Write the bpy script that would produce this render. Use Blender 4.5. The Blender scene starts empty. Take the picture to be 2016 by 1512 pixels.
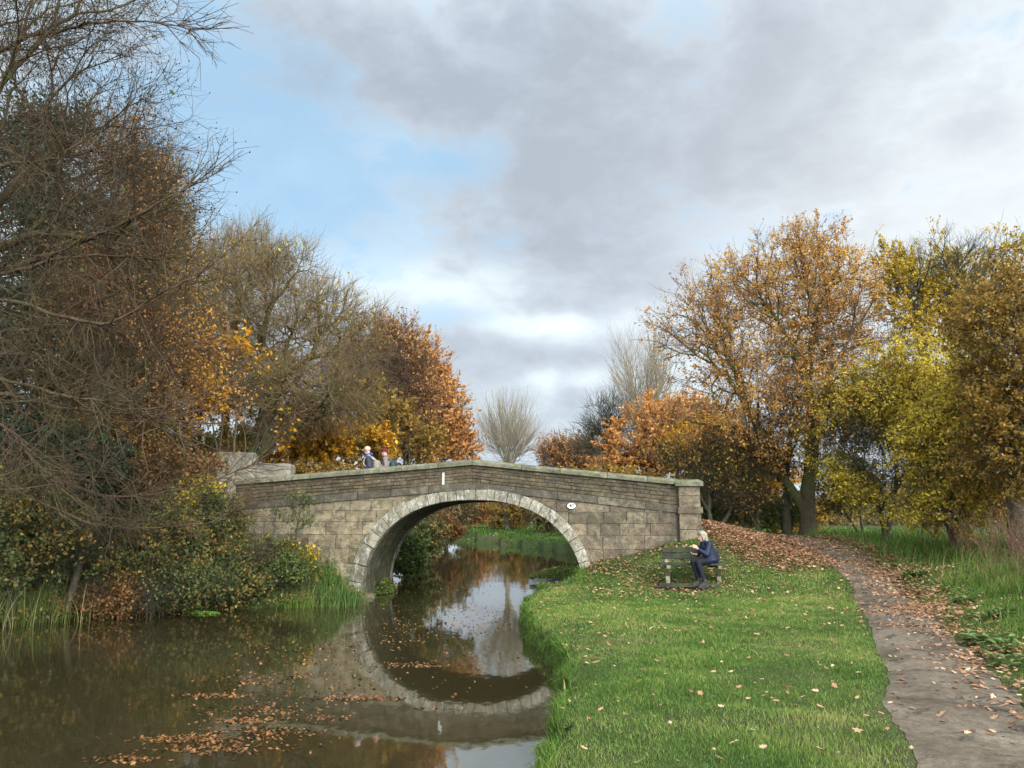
import bpy, math, random
import numpy as np
from mathutils import Vector, Matrix
PI = math.pi
S = bpy.context.scene
COL = S.collection
random.seed(7)
# ------------------------------------------------------------------ camera model
FPX = 1480.0
TH = math.atan(259 / 1480)
CT, ST = math.cos(TH), math.sin(TH)
EYE = 2.2
def ray(px, py):
    u = px - 1008; v = py - 756
    return np.array((u, FPX * CT + v * ST, FPX * ST - v * CT))
def atY(px, py, Y):
    r = ray(px, py); t = Y / r[1]
    return np.array((r[0] * t, Y, EYE + r[2] * t))
def atZ(px, py, Z):
    r = ray(px, py); t = (Z - EYE) / r[2]
    return np.array((r[0] * t, r[1] * t, Z))
cam_d = bpy.data.cameras.new('camera')
cam = bpy.data.objects.new('camera', cam_d); COL.objects.link(cam)
cam.location = (0, 0, EYE); cam.rotation_euler = (PI / 2 + TH, 0, 0)
cam_d.sensor_width = 36; cam_d.lens = 36 * FPX / 2016
cam_d.clip_start = 0.05; cam_d.clip_end = 6000
S.camera = cam
S.view_settings.view_transform = 'Standard'; S.view_settings.look = 'None'
S.view_settings.gamma = 1; S.view_settings.exposure = 1.15
S.cycles.max_bounces = 8; S.cycles.diffuse_bounces = 3; S.cycles.glossy_bounces = 3
S.cycles.transmission_bounces = 4; S.cycles.transparent_max_bounces = 8
S.cycles.caustics_reflective = False; S.cycles.caustics_refractive = False

# ------------------------------------------------------------------ tags
def tag(o, label=None, cat=None, group=None, kind=None):
    if label: o['label'] = label
    if cat: o['category'] = cat
    if group: o['group'] = group
    if kind: o['kind'] = kind
    return o
def empty(name, loc=(0, 0, 0), rz=0.0):
    o = bpy.data.objects.new(name, None); COL.objects.link(o)
    o.location = tuple(float(a) for a in loc); o.rotation_euler = (0, 0, rz)
    o.empty_display_size = .2
    return o

# ------------------------------------------------------------------ numpy mesh
def mesh_np(name, V, faces, mat, parent=None, attrs=None, smooth=False, kind=None):
    """V (n,3); faces: list of int arrays (m,k); attrs: name -> per-vertex float"""
    V = np.asarray(V, dtype=np.float32).reshape(-1, 3)
    me = bpy.data.meshes.new(name)
    faces = [np.asarray(f, dtype=np.int32) for f in faces if len(f)]
    nl = sum(f.size for f in faces); nf = sum(len(f) for f in faces)
    me.vertices.add(len(V)); me.vertices.foreach_set('co', V.ravel())
    me.loops.add(nl); me.loops.foreach_set('vertex_index', np.concatenate([f.ravel() for f in faces]))
    st = []; off = 0
    for f in faces:
        st.append(off + np.arange(len(f), dtype=np.int32) * f.shape[1]); off += f.size
    me.polygons.add(nf); me.polygons.foreach_set('loop_start', np.concatenate(st))
    if smooth: me.polygons.foreach_set('use_smooth', np.ones(nf, dtype=bool))
    me.update(calc_edges=True)
    for k, a in (attrs or {}).items():
        at = me.attributes.new(k, 'FLOAT', 'POINT'); at.data.foreach_set('value', np.asarray(a, dtype=np.float32))
    if mat: me.materials.append(mat)
    o = bpy.data.objects.new(name, me); COL.objects.link(o)
    if parent is not None:
        o.parent = parent
        if parent.type == 'EMPTY' and (parent.location.length > 0 or parent.rotation_euler.z):
            # geometry is given in world space: bring it to the parent's space
            M = Matrix.LocRotScale(parent.location, parent.rotation_euler, None).inverted()
            if parent.parent is None: me.transform(M)
    if kind: o['kind'] = kind
    return o
class MB:
    """collects convex solids into one mesh"""
    def __init__(s): s.v = []; s.f4 = []; s.f3 = []; s.fn = []; s.t = []; s.n = 0
    def add(s, verts, faces, tint=0.5):
        b = s.n; s.v += [tuple(map(float, v)) for v in verts]; s.n += len(verts); s.t += [tint] * len(verts)
        for f in faces: s.fn.append([b + i for i in f])
    def box(s, lo, hi, tint=0.5, M=None):
        x0, y0, z0 = lo; x1, y1, z1 = hi
        v = [(x0,y0,z0),(x1,y0,z0),(x1,y1,z0),(x0,y1,z0),(x0,y0,z1),(x1,y0,z1),(x1,y1,z1),(x0,y1,z1)]
        if M is not None: v = [tuple(M @ Vector(p)) for p in v]
        s.add(v, [(0,3,2,1),(4,5,6,7),(0,1,5,4),(1,2,6,5),(2,3,7,6),(3,0,4,7)], tint)
    def bar(s, p0, p1, w, h, tint=.5):
        p0 = Vector(p0); p1 = Vector(p1); d = (p1 - p0); L = d.length; d.normalize()
        up = Vector((0, 0, 1)) if abs(d.z) < .9 else Vector((0, 1, 0))
        x = d.cross(up).normalized(); z = x.cross(d)
        M = Matrix((( x.x, d.x, z.x, p0.x), (x.y, d.y, z.y, p0.y), (x.z, d.z, z.z, p0.z), (0,0,0,1)))
        s.box((-w/2, 0, -h/2), (w/2, L, h/2), tint, M)
    def prism(s, poly, y0, y1, tint=.5, bev=0.0, fn=None):
        """poly: list of (s,z) counter-clockwise seen from -y; from y0 (front) to y1"""
        n = len(poly); P = np.array(poly, float); c = P.mean(0)
        rings = []
        if bev > 0:
            d = P - c; L = np.linalg.norm(d, axis=1, keepdims=True); Q = c + d * np.maximum(0.3, 1 - bev * 1.4 / np.maximum(L, .01))
            rings.append((Q, y0)); rings.append((P, y0 + bev * .8))
        else: rings.append((P, y0))
        rings.append((P, y1))
        vs = []
        for Q, y in rings: vs += [(q[0], y, q[1]) for q in Q]
        if fn: vs = [fn(*v) for v in vs]
        fs = [tuple(range(n))]
        for r in range(len(rings) - 1):
            for i in range(n):
                j = (i + 1) % n
                fs.append((r*n+i, (r+1)*n+i, (r+1)*n+j, r*n+j))
        k = (len(rings) - 1) * n
        fs.append(tuple(reversed(range(k, k + n))))
        s.add(vs, fs, tint)
    def build(s, name, mat, parent=None, kind=None, bevel=0, smooth=False):
        me = bpy.data.meshes.new(name); me.from_pydata(s.v, [], s.fn); me.update()
        at = me.attributes.new('v', 'FLOAT', 'POINT'); at.data.foreach_set('value', np.array(s.t, dtype=np.float32))
        me.materials.append(mat)
        o = bpy.data.objects.new(name, me); COL.objects.link(o)
        if parent is not None: o.parent = parent
        if kind: o['kind'] = kind
        if bevel:
            m = o.modifiers.new('edge', 'BEVEL'); m.width = bevel; m.segments = 2; m.limit_method = 'ANGLE'
        if smooth: me.polygons.foreach_set('use_smooth', np.ones(len(me.polygons), dtype=bool))
        return o

# ------------------------------------------------------------------ materials
class NT:
    def __init__(s, m): s.t = m.node_tree; s.t.nodes.clear()
    def n(s, typ, **kw):
        nd = s.t.nodes.new(typ)
        for k, v in kw.items():
            if k.startswith('i_'):
                key = k[2:]; key = int(key) if key.isdigit() else key.replace('_', ' ')
                nd.inputs[key].default_value = v
            else: setattr(nd, k, v)
        return nd
    def l(s, a, b): s.t.links.new(a, b)
    def math(s, op, a, b=None, c=None, clamp=False):
        nd = s.t.nodes.new('ShaderNodeMath'); nd.operation = op; nd.use_clamp = clamp
        for i, x in enumerate((a, b, c)):
            if x is None: continue
            if isinstance(x, (int, float)): nd.inputs[i].default_value = x
            else: s.l(x, nd.inputs[i])
        return nd.outputs[0]
    def ramp(s, fac, stops, interp='LINEAR'):
        r = s.t.nodes.new('ShaderNodeValToRGB'); r.color_ramp.interpolation = interp
        e = r.color_ramp.elements
        while len(e) < len(stops): e.new(0.5)
        for i, (p, c) in enumerate(stops):
            e[i].position = p
            e[i].color = (*c, 1) if len(c) == 3 else c
        s.l(fac, r.inputs[0]); return r.outputs[0]
    def mix(s, fac, a, b, mode='MIX'):
        m = s.t.nodes.new('ShaderNodeMix'); m.data_type = 'RGBA'; m.blend_type = mode
        for k, x in ((0, fac), (6, a), (7, b)):
            if isinstance(x, (int, float)): m.inputs[k].default_value = x
            elif isinstance(x, tuple): m.inputs[k].default_value = (*x, 1) if len(x) == 3 else x
            else: s.l(x, m.inputs[k])
        return m.outputs[2]
    def noise(s, scale, detail=5, rough=.6, vec=None, dist=0.0):
        nd = s.t.nodes.new('ShaderNodeTexNoise'); nd.inputs['Scale'].default_value = scale
        nd.inputs['Detail'].default_value = detail; nd.inputs['Roughness'].default_value = rough
        nd.inputs['Distortion'].default_value = dist
        if vec is not None: s.l(vec, nd.inputs['Vector'])
        return nd.outputs[0]
    def coords(s, sc=(1, 1, 1), obj=True):
        tc = s.t.nodes.new('ShaderNodeTexCoord'); mp = s.t.nodes.new('ShaderNodeMapping')
        mp.inputs['Scale'].default_value = sc
        s.l(tc.outputs['Object' if obj else 'Generated'], mp.inputs[0]); return mp.outputs[0]
    def attr(s, name='v'):
        a = s.t.nodes.new('ShaderNodeAttribute'); a.attribute_name = name; return a.outputs['Fac']
    def out(s, sh):
        o = s.t.nodes.new('ShaderNodeOutputMaterial'); s.l(sh, o.inputs[0])
def newmat(name):
    m = bpy.data.materials.new(name); m.use_nodes = True; return m, NT(m)
def bsdf(N, col, rough=.8, bump=None, bstr=.3, bdist=.02, spec=.3, metal=0.0):
    p = N.n('ShaderNodeBsdfPrincipled')
    if isinstance(col, tuple): p.inputs['Base Color'].default_value = (*col, 1)
    else: N.l(col, p.inputs['Base Color'])
    if isinstance(rough, (int, float)): p.inputs['Roughness'].default_value = rough
    else: N.l(rough, p.inputs['Roughness'])
    p.inputs['Specular IOR Level'].default_value = spec; p.inputs['Metallic'].default_value = metal
    if bump is not None:
        b = N.n('ShaderNodeBump'); b.inputs['Strength'].default_value = bstr; b.inputs['Distance'].default_value = bdist
        N.l(bump, b.inputs['Height']); N.l(b.outputs[0], p.inputs['Normal'])
    return p.outputs[0]
def mat_plain(name, col, rough=.8, var=.25, scale=12, spec=.3, metal=0.0):
    m, N = newmat(name); c = N.coords()
    n = N.noise(scale, 4, .6, c)
    d = tuple(a * (1 - var) for a in col); l = tuple(min(1, a * (1 + var)) for a in col)
    N.out(bsdf(N, N.ramp(n, [(.3, d), (.7, l)]), rough, n, .25, .01, spec, metal)); return m
def mat_leaf(name, stops, trans=.45, rough=.6, clump=.5, cscale=.6, gain=1.0):
    stops = [(p, tuple(min(.8, c * gain) for c in q)) for p, q in stops]
    """stops: ramp over the per-leaf value; a large soft noise shifts whole sprays"""
    m, N = newmat(name)
    a = N.attr('v'); c = N.coords(); n = N.noise(cscale, 2, .5, c)
    f = N.math('ADD', a, N.math('MULTIPLY', N.math('SUBTRACT', n, .5), clump * 2), clamp=True)
    col = N.ramp(f, stops)
    d = N.n('ShaderNodeBsdfPrincipled'); N.l(col, d.inputs['Base Color']); d.inputs['Roughness'].default_value = rough
    d.inputs['Specular IOR Level'].default_value = .25
    t = N.n('ShaderNodeBsdfTranslucent'); N.l(col, t.inputs[0])
    mx = N.n('ShaderNodeMixShader'); mx.inputs[0].default_value = trans
    N.l(d.outputs[0], mx.inputs[1]); N.l(t.outputs[0], mx.inputs[2]); N.out(mx.outputs[0]); return m
def mat_bark(name, dark, light, moss=None, mossamt=.0):
    m, N = newmat(name); c = N.coords((3, 3, .8)); n = N.noise(6, 5, .65, c)
    c2 = N.coords(); n2 = N.noise(1.2, 3, .5, c2)
    col = N.ramp(n, [(.3, dark), (.7, light)])
    if moss: col = N.mix(N.math('MULTIPLY', N.ramp(n2, [(.42, (0, 0, 0)), (.6, (1, 1, 1))]), mossamt), col, moss)
    N.out(bsdf(N, col, .9, n, .6, .02, .15)); return m
def mat_stone(name, stops, dirt=(.05, .045, .035), dirtamt=.6, moss=(.10, .11, .035), mossamt=.25, streak=False, lime=0.0, fscale=1.0):
    m, N = newmat(name); c = N.coords()
    a = N.attr('v')
    big = N.noise(.9 * fscale, 4, .6, c, .3); mid = N.noise(5 * fscale, 6, .7, c); fine = N.noise(26 * fscale, 5, .7, c)
    f = N.math('ADD', N.math('MULTIPLY', a, .42), N.math('MULTIPLY', N.math('SUBTRACT', mid, .5), 2.1))
    f = N.math('ADD', f, .30, clamp=True)
    col = N.ramp(f, stops)
    col = N.mix(N.math('MULTIPLY', N.ramp(big, [(.45, (0, 0, 0)), (.68, (1, 1, 1))]), dirtamt), col, dirt)
    blot = N.noise(2.6 * fscale, 7, .75, c, .6)
    col = N.mix(N.math('MULTIPLY', N.ramp(blot, [(.50, (0, 0, 0)), (.60, (1, 1, 1))]), dirtamt * 1.1), col, dirt)
    col = N.mix(N.math('MULTIPLY', N.ramp(N.noise(1.7 * fscale, 5, .6, c), [(.5, (0, 0, 0)), (.72, (1, 1, 1))]), mossamt), col, moss)
    col = N.mix(.6, col, N.ramp(fine, [(.3, (.3, .3, .3)), (.7, (1.6, 1.6, 1.6))]), 'MULTIPLY')
    if lime:
        cs = N.coords((2.2, 2.2, .9)); ln = N.noise(4.5, 8, .75, cs)
        col = N.mix(N.math('MULTIPLY', N.ramp(ln, [(.5, (0, 0, 0)), (.62, (1, 1, 1))]), lime), col, (.50, .49, .45))
    if streak:
        cs = N.coords((5, 5, .35)); sn = N.noise(3.2, 6, .7, cs)
        col = N.mix(N.ramp(sn, [(.4, (.9, .9, .9)), (.62, (0, 0, 0))]), col, (.022, .026, .012))
        sn2 = N.noise(2.1, 5, .6, cs)
        col = N.mix(N.ramp(sn2, [(.58, (0, 0, 0)), (.74, (.5, .5, .5))]), col, (.30, .28, .22))
    b = N.math('ADD', N.math('MULTIPLY', mid, .6), N.math('MULTIPLY', fine, .4))
    N.out(bsdf(N, col, .92, b, .9, .05, .12)); return m

MT = {}
TAN = [(0, (0.0837, 0.0632, 0.0396)), (0.35, (0.1753, 0.1358, 0.0842)), (0.65, (0.247, 0.1974, 0.1279)), (1, (0.3108, 0.2606, 0.1816))]
PUR = [(0, (0.0667, 0.0472, 0.0324)), (0.35, (0.1177, 0.0876, 0.059)), (0.65, (0.1688, 0.1295, 0.0863)), (1, (0.2434, 0.1942, 0.1295))]
DRK = [(0, (0.037, 0.0261, 0.0157)), (0.4, (0.0834, 0.0606, 0.0357)), (0.7, (0.1235, 0.0919, 0.0559)), (1, (0.1791, 0.1424, 0.0866))]
MT['ashlar_left'] = mat_stone('sandstone_pale', TAN, dirtamt=.62, mossamt=.25)
MT['ashlar_right'] = mat_stone('sandstone_brown', PUR, dirtamt=.62, mossamt=.22)
MT['rubble'] = mat_stone('walling_stone', DRK, dirtamt=.55, mossamt=.18)
MT['band'] = mat_stone('sooty_stone', [(0, (.045, .038, .028)), (.5, (.09, .074, .053)), (1, (.19, .16, .115))], dirtamt=.6, mossamt=.1)
MT['coping'] = mat_stone('coping_stone', [(0, (.085, .08, .052)), (.5, (.15, .14, .095)), (1, (.23, .215, .15))], dirtamt=.5, mossamt=.55)
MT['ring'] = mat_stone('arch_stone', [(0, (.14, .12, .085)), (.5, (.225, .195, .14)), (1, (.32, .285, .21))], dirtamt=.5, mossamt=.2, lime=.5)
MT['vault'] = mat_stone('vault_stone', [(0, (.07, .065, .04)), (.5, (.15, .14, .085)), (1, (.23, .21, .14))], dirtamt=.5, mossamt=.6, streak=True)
MT['concrete'] = mat_stone('weathered_concrete', [(0, (.15, .13, .10)), (.5, (.23, .205, .16)), (1, (.31, .285, .225))], dirtamt=.5, mossamt=.3, fscale=1.4)
MT['mortar'] = mat_plain('mortar', (.055, .045, .032), .95, .35, 8)
MT['deck'] = mat_plain('bridge_track', (.11, .09, .07), .95, .3, 3)

# ------------------------------------------------------------------ terrain
B0 = np.array((-1.07, 20.72)); BPH = math.radians(-4)
EX = np.array((math.cos(BPH), math.sin(BPH))); EY = np.array((-math.sin(BPH), math.cos(BPH)))
BW = 3.5                                    # bridge width
def bl(s, d): return B0 + EX * s + EY * d   # bridge-local to world xy
def onface(px, py, d=0.0):
    r = ray(px, py); o = B0 + EY * d
    t = (o @ EY) / (r[0] * EY[0] + r[1] * EY[1])
    p = r * t; xy = p[:2] - B0
    return float(xy @ EX), float(EYE + p[2])
RB = [(-14, -30), (-3.0, -12), (-.9, -4), (-.35, 0), (0.0, 3.2), (0.08, 5.2), (.22, 6.5), (.32, 7.4), (.50, 8.8), (.60, 9.8), (.64, 10.8), (.60, 11.8), (.40, 13.0), (.30, 14.0), (.22, 15.1),
      (.20, 16.5), (.28, 18.1), (.46, 19.3), (.75, 19.85), (1.5, 20.0), (1.78, 20.35)]
RB += [tuple(bl(2.92, 0)), tuple(bl(2.92, BW)), (3.3, 25.6), (3.9, 30), (4.2, 36), (3.7, 42), (2.4, 49), (-.3, 57), (-5.4, 71), (-20, 84), (-70, 96)]
LB = [(-70, 80), (-24, 70), (-11, 61), (-7.2, 52), (-5.6, 42), (-4.6, 32), (-3.9, 26), tuple(bl(-2.92, BW)), tuple(bl(-2.92, 0)),
      (-4.0, 20.4), (-3.75, 19.7), (-4.3, 19.15), (-5.3, 18.75), (-6.7, 18.25), (-7.6, 17.8), (-8.6, 17.35), (-9.5, 16.2), (-10.3, 15.55), (-11.6, 14.9), (-14, 13.4), (-20, 8), (-34, -6), (-50, -30)]
CANAL = np.array(RB + LB, float)
def seg_dist(X, Y, P, closed=True):
    d = np.full(X.shape, 1e9); n = len(P)
    for i in range(n if closed else n - 1):
        a = P[i]; b = P[(i + 1) % n]; e = b - a; L = e @ e
        t = np.clip(((X - a[0]) * e[0] + (Y - a[1]) * e[1]) / L, 0, 1)
        d = np.minimum(d, np.hypot(X - a[0] - t * e[0], Y - a[1] - t * e[1]))
    return d
def inside(X, Y, P):
    r = np.zeros(X.shape, bool); n = len(P)
    for i in range(n):
        x0, y0 = P[i]; x1, y1 = P[(i + 1) % n]
        c = ((y0 > Y) != (y1 > Y)) & (X < (x1 - x0) * (Y - y0) / (y1 - y0 + 1e-12) + x0)
        r ^= c
    return r
def canal_sd(X, Y):
    X = np.asarray(X, float); Y = np.asarray(Y, float)
    d = seg_dist(X, Y, CANAL); return np.where(inside(X, Y, CANAL), -d, d)
CP = [ # x, y, z control heights
 (0.5,2,.5),(3,1,.5),(8,1,.75),(1.5,6,.48),(3.2,6,.5),(5,6,.58),(7,8,.9),(9,6,1.0),(1.5,10,.47),(4,10,.5),(6,10,.58),(8,11,.95),(10,10,1.15),(12,14,1.3),
 (1,14,.47),(3,14,.5),(5,14,.52),(7,14.5,.52),(8.3,15.5,.6),(10,17,1.15),(1,17,.45),(2.5,17,.5),(3.6,18,.58),(4.3,17.8,.6),(5,17.4,.64),(1.2,19.3,.42),(2,20.2,.85),(2.9,20.1,1.08),(3.7,20.1,1.25),(4.4,20.1,1.45),(4.9,20.1,1.62),
 (5.3,21.2,1.95),(5.6,22.5,2.05),(5.4,24.3,2.0),(7.36,24,1.72),(6.6,21.5,1.62),(6.1,19,1.0),(7.9,19,1.0),(8.7,21,1.0),(9.4,21,1.05),(9.26,18.6,.78),(6.3,17,.62),(9.5,26,1.46),(10.4,27,1.5),(12.6,24,1.45),(12.8,30,1.5),
 (16,20,1.5),(18,28,1.4),(8,30,1.4),(6,34,1.0),(12,38,1.0),(5.5,28,1.2),(4.8,31,.5),(5,42,.5),(20,40,1.0),(16,8,1.4),(2.7,25.5,.6),(5,50,.5),(1,62,.5),
 (-10.5,17,.9),(-9,18.6,1.0),(-7,19.6,1.1),(-5,20,.6),(-8.4,21.6,1.85),(-7.8,23.6,1.95),(-12,22,1.8),(-16,18,1.5),(-15,14.5,.9),(-8,27,1.5),(-5.6,28,.7),(-7,40,.7),(-14,30,1.4),(-24,20,1.5),(-20,40,1.2),(-12,60,.8)]
CP = np.array(CP)
def _k(r): return r
_A = np.zeros((len(CP) + 3, len(CP) + 3)); _n = len(CP)
_D = np.hypot(CP[:, None, 0] - CP[None, :, 0], CP[:, None, 1] - CP[None, :, 1])
_A[:_n, :_n] = _k(_D) - np.eye(_n) * .12
_A[:_n, _n] = 1; _A[_n, :_n] = 1; _A[:_n, _n+1:] = CP[:, :2]; _A[_n+1:, :_n] = CP[:, :2].T
_W = np.linalg.solve(_A, np.concatenate([CP[:, 2], [0, 0, 0]]))
def base_h(X, Y):
    X = np.asarray(X, float); Y = np.asarray(Y, float)
    cx = np.clip(X, -26, 20); cy = np.clip(Y, -2, 62)
    z = _W[_n] + _W[_n+1] * cx + _W[_n+2] * cy
    for i in range(_n): z = z + _W[i] * np.hypot(cx - CP[i, 0], cy - CP[i, 1])
    z = np.clip(z, .4, 2.15)
    far = np.clip((np.hypot(X - cx, Y - cy)) / 25, 0, 1)
    z = z * (1 - far) + .7 * far
    return z
def bumps(X, Y):
    return .018 * np.sin(X * 3.1 + 1.3 * np.sin(Y * 1.9)) * np.sin(Y * 2.7 + X) + .012 * np.sin(X * 7.3 + Y * 2.1) * np.sin(Y * 6.1 - X * 3.3)
def H(X, Y, sd=None):
    X = np.asarray(X, float); Y = np.asarray(Y, float)
    if sd is None: sd = canal_sd(X, Y)
    z = base_h(X, Y)
    left = (X < CENT(Y)).astype(float)
    z = z - .17 * np.exp(-np.maximum(sd, 0) / .40) * (1 - left) * (Y < 19.5)
    w = .17 + left * .8
    jit = .07 * np.sin(X * 5 + Y * 3.1) + .05 * np.sin(Y * 7.1 - X * 4) + .03 * np.sin(Y * 13.3 + X * 11)
    t = np.clip((sd + .08 + jit) / w, 0, 1); t = t * t * (3 - 2 * t)
    far = np.clip(np.abs(Y) / 60, 0, 1) * 0
    return -.7 + (z + .7) * t + bumps(X, Y) * t
def CENT(Y): return np.interp(Y, [-30, 0, 15, 20, 40, 60, 90], [-30, -6, -5, -1.2, -1, -6, -30])
def axis(fine0, fine1, step, lo, hi, g=1.16):
    a = list(np.arange(fine0, fine1 + 1e-6, step)); s = step
    while a[-1] < hi: s *= g; a.append(a[-1] + s)
    s = step
    while a[0] > lo: s *= g; a.insert(0, a[0] - s)
    return np.array(a)
gx = axis(-12, 13, .11, -1500, 1500); gy = axis(1.5, 27, .11, -300, 2500)
GX, GY = np.meshgrid(gx, gy)
GZ = H(GX, GY)
nx, ny = len(gx), len(gy)
idx = np.arange(nx * ny).reshape(ny, nx)
quads = np.stack([idx[:-1, :-1], idx[:-1, 1:], idx[1:, 1:], idx[1:, :-1]], -1).reshape(-1, 4)
m, N = newmat('turf_soil'); c = N.coords(); n1 = N.noise(.5, 4, .6, c); n2 = N.noise(6, 6, .7, c); n3 = N.noise(60, 4, .6, c)
col = N.ramp(n2, [(.3, (.022, .030, .010)), (.6, (.045, .065, .018)), (.8, (.07, .075, .03))])
col = N.mix(N.ramp(n1, [(.45, (0, 0, 0)), (.65, (.55, .55, .55))]), col, (.075, .055, .035))
N.out(bsdf(N, col, .95, n3, .6, .03, .1)); MT['ground'] = m
mesh_np('ground', np.stack([GX, GY, GZ], -1), [quads], MT['ground'], smooth=True, kind='structure')
def HZ(X, Y):   # sample the built grid (bilinear) so that things sit on it
    X = np.asarray(X, float); Y = np.asarray(Y, float)
    i = np.clip(np.searchsorted(gx, X) - 1, 0, nx - 2); j = np.clip(np.searchsorted(gy, Y) - 1, 0, ny - 2)
    tx = (X - gx[i]) / (gx[i+1] - gx[i]); ty = (Y - gy[j]) / (gy[j+1] - gy[j])
    return (GZ[j, i] * (1-tx) + GZ[j, i+1] * tx) * (1-ty) + (GZ[j+1, i] * (1-tx) + GZ[j+1, i+1] * tx) * ty

# water
m, N = newmat('canal_water'); c = N.coords((1, .45, 1)); n1 = N.noise(1.6, 3, .5, c); n2 = N.noise(9, 2, .5, c)
bh = N.math('ADD', N.math('MULTIPLY', n1, .8), N.math('MULTIPLY', n2, .12))
p = N.n('ShaderNodeBsdfPrincipled'); p.inputs['Base Color'].default_value = (.027, .0215, .009, 1)
p.inputs['Roughness'].default_value = .035; p.inputs['IOR'].default_value = 2.25
b = N.n('ShaderNodeBump'); b.inputs['Strength'].default_value = .10; b.inputs['Distance'].default_value = .05
N.l(bh, b.inputs['Height']); N.l(b.outputs[0], p.inputs['Normal']); N.out(p.outputs[0]); MT['water'] = m
wp = np.array([(-300, -60, 0), (300, -60, 0), (300, 300, 0), (-300, 300, 0)])
mesh_np('water', wp, [np.array([[0, 1, 2, 3]])], m, kind='structure')

# path
PL = np.array([(1.1, 1.0), (1.9, 3.5), (2.74, 5.51), (3.34, 7.0), (3.97, 8.4), (4.84, 10.4), (5.86, 13), (6.82, 15.4), (7.65, 17.8), (8.05, 19.7), (8.2, 21.6), (7.7, 23.2), (6.6, 23.4), (5.2, 22.2)])
PR = np.array([(2.9, 1.0), (3.4, 3.5), (4.0, 5.9), (4.75, 7.6), (5.45, 9.3), (6.3, 11.5), (7.2, 13.9), (8.1, 15.9), (8.9, 18.0), (9.7, 20.6), (10.1, 22.8), (9.6, 25), (7.4, 26.1), (5.4, 25.2)])
def dense(P, k=14):
    t = np.linspace(0, len(P) - 1, (len(P) - 1) * k + 1); i = np.minimum(t.astype(int), len(P) - 2); u = (t - i)[:, None]
    Q = np.vstack([2*P[0]-P[1], P, 2*P[-1]-P[-2]]); a, b_, c_, d = Q[i], Q[i+1], Q[i+2], Q[i+3]
    return .5*((2*b_)+(-a+c_)*u+(2*a-5*b_+4*c_-d)*u*u+(-a+3*b_-3*c_+d)*u**3)
dl, dr = dense(PL), dense(PR); K = 20
rg = np.random.default_rng(3)
tt = np.arange(len(dl))
el = (.05*np.sin(tt*.25)+.015*np.sin(tt*1.1)+.012*rg.normal(size=len(tt)))[:, None]
er = (.05*np.sin(tt*.33+2)+.03*np.sin(tt*1.0)+.015*rg.normal(size=len(tt)))[:, None]
dirx = (dr - dl) / np.linalg.norm(dr - dl, axis=1, keepdims=True)
bare = np.exp(-((dl[:, 1] - 7.35) / .30) ** 2)[:, None] * .05   # worn patch spilling into the lawn
A_ = dl + dirx * el - dirx * bare; B_ = dr + dirx * er
u = np.linspace(0, 1, K)[None, :, None]
PP = A_[:, None] * (1 - u) + B_[:, None] * u
pz = H(PP[..., 0], PP[..., 1]) + .006 + .014 * np.minimum(1, 4 * np.minimum(u[..., 0], 1 - u[..., 0]))
ii = np.arange(len(dl) * K).reshape(len(dl), K)
qs = np.stack([ii[:-1, :-1], ii[:-1, 1:], ii[1:, 1:], ii[1:, :-1]], -1).reshape(-1, 4)
m, N = newmat('trodden_earth'); c = N.coords(); n1 = N.noise(1.3, 5, .6, c, .4); n2 = N.noise(11, 6, .75, c); n3 = N.noise(70, 4, .7, c)
col = N.ramp(n1, [(.3, (.085, .064, .045)), (.5, (.145, .112, .082)), (.7, (.20, .16, .122))])
col = N.mix(.55, col, N.ramp(n2, [(.32, (.3, .3, .3)), (.66, (1.5, 1.47, 1.42))]), 'MULTIPLY')
mud = N.noise(2.3, 5, .7, c, .8)
col = N.mix(N.ramp(mud, [(.55, (0, 0, 0)), (.64, (.85, .85, .85))]), col, (.042, .034, .027))
col = N.mix(.3, col, N.ramp(n3, [(.35, (.5, .5, .5)), (.7, (1.5, 1.5, 1.5))]), 'MULTIPLY')
hb = N.math('ADD', N.math('MULTIPLY', n2, .5), N.math('MULTIPLY', n3, .5))
N.out(bsdf(N, col, .93, hb, .8, .03, .15)); MT['path'] = m
mesh_np('path', np.concatenate([PP, pz[..., None]], -1), [qs], m, smooth=True, kind='structure')
PATHP = np.vstack([A_, B_[::-1]])
def path_sd(X, Y):
    d = seg_dist(X, Y, PATHP[::3]); return np.where(inside(X, Y, PATHP[::3]), -d, d)

# ------------------------------------------------------------------ bridge
bridge = empty('stone_bridge', (B0[0], B0[1], 0), BPH)
tag(bridge, 'old humpbacked sandstone canal bridge with a single round arch', 'bridge')
TOP = [(-6.70, 3.13), (-.02, 3.66), (5.45, 3.10)]          # underside-of-parapet-top line (coping bottom is .15 below)
STR = [(-6.70, 2.34), (-.02, 2.90), (5.60, 2.26)]          # band bottom
def lin(P, s): return float(np.interp(s, [p[0] for p in P], [p[1] for p in P]))
AH = 2.62; AW = 2.98; AN = 2.3
def arch(k=64, off=0.0):
    t = np.linspace(0, PI, k + 1); c_, s_ = np.cos(t), np.sin(t)
    x = -AW * np.sign(c_) * np.abs(c_) ** (2 / AN); z = AH * np.abs(s_) ** (2 / AN)
    x = x; P = np.stack([x, z], 1)
    return P
AP = arch(400)
# even spacing by arclength
L_ = np.concatenate([[0], np.cumsum(np.hypot(*np.diff(AP, axis=0).T))])
def arch_at(s):
    x = np.interp(s, L_, AP[:, 0]); z = np.interp(s, L_, AP[:, 1]); e = .04
    dx = np.interp(s + e, L_, AP[:, 0]) - np.interp(s - e, L_, AP[:, 0]); dz = np.interp(s + e, L_, AP[:, 1]) - np.interp(s - e, L_, AP[:, 1])
    n = math.hypot(dx, dz); return np.array((x, z)), np.array((-dz / n, dx / n))
LT = L_[-1]
RINGT = .29
rnd = random.Random(11)
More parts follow.
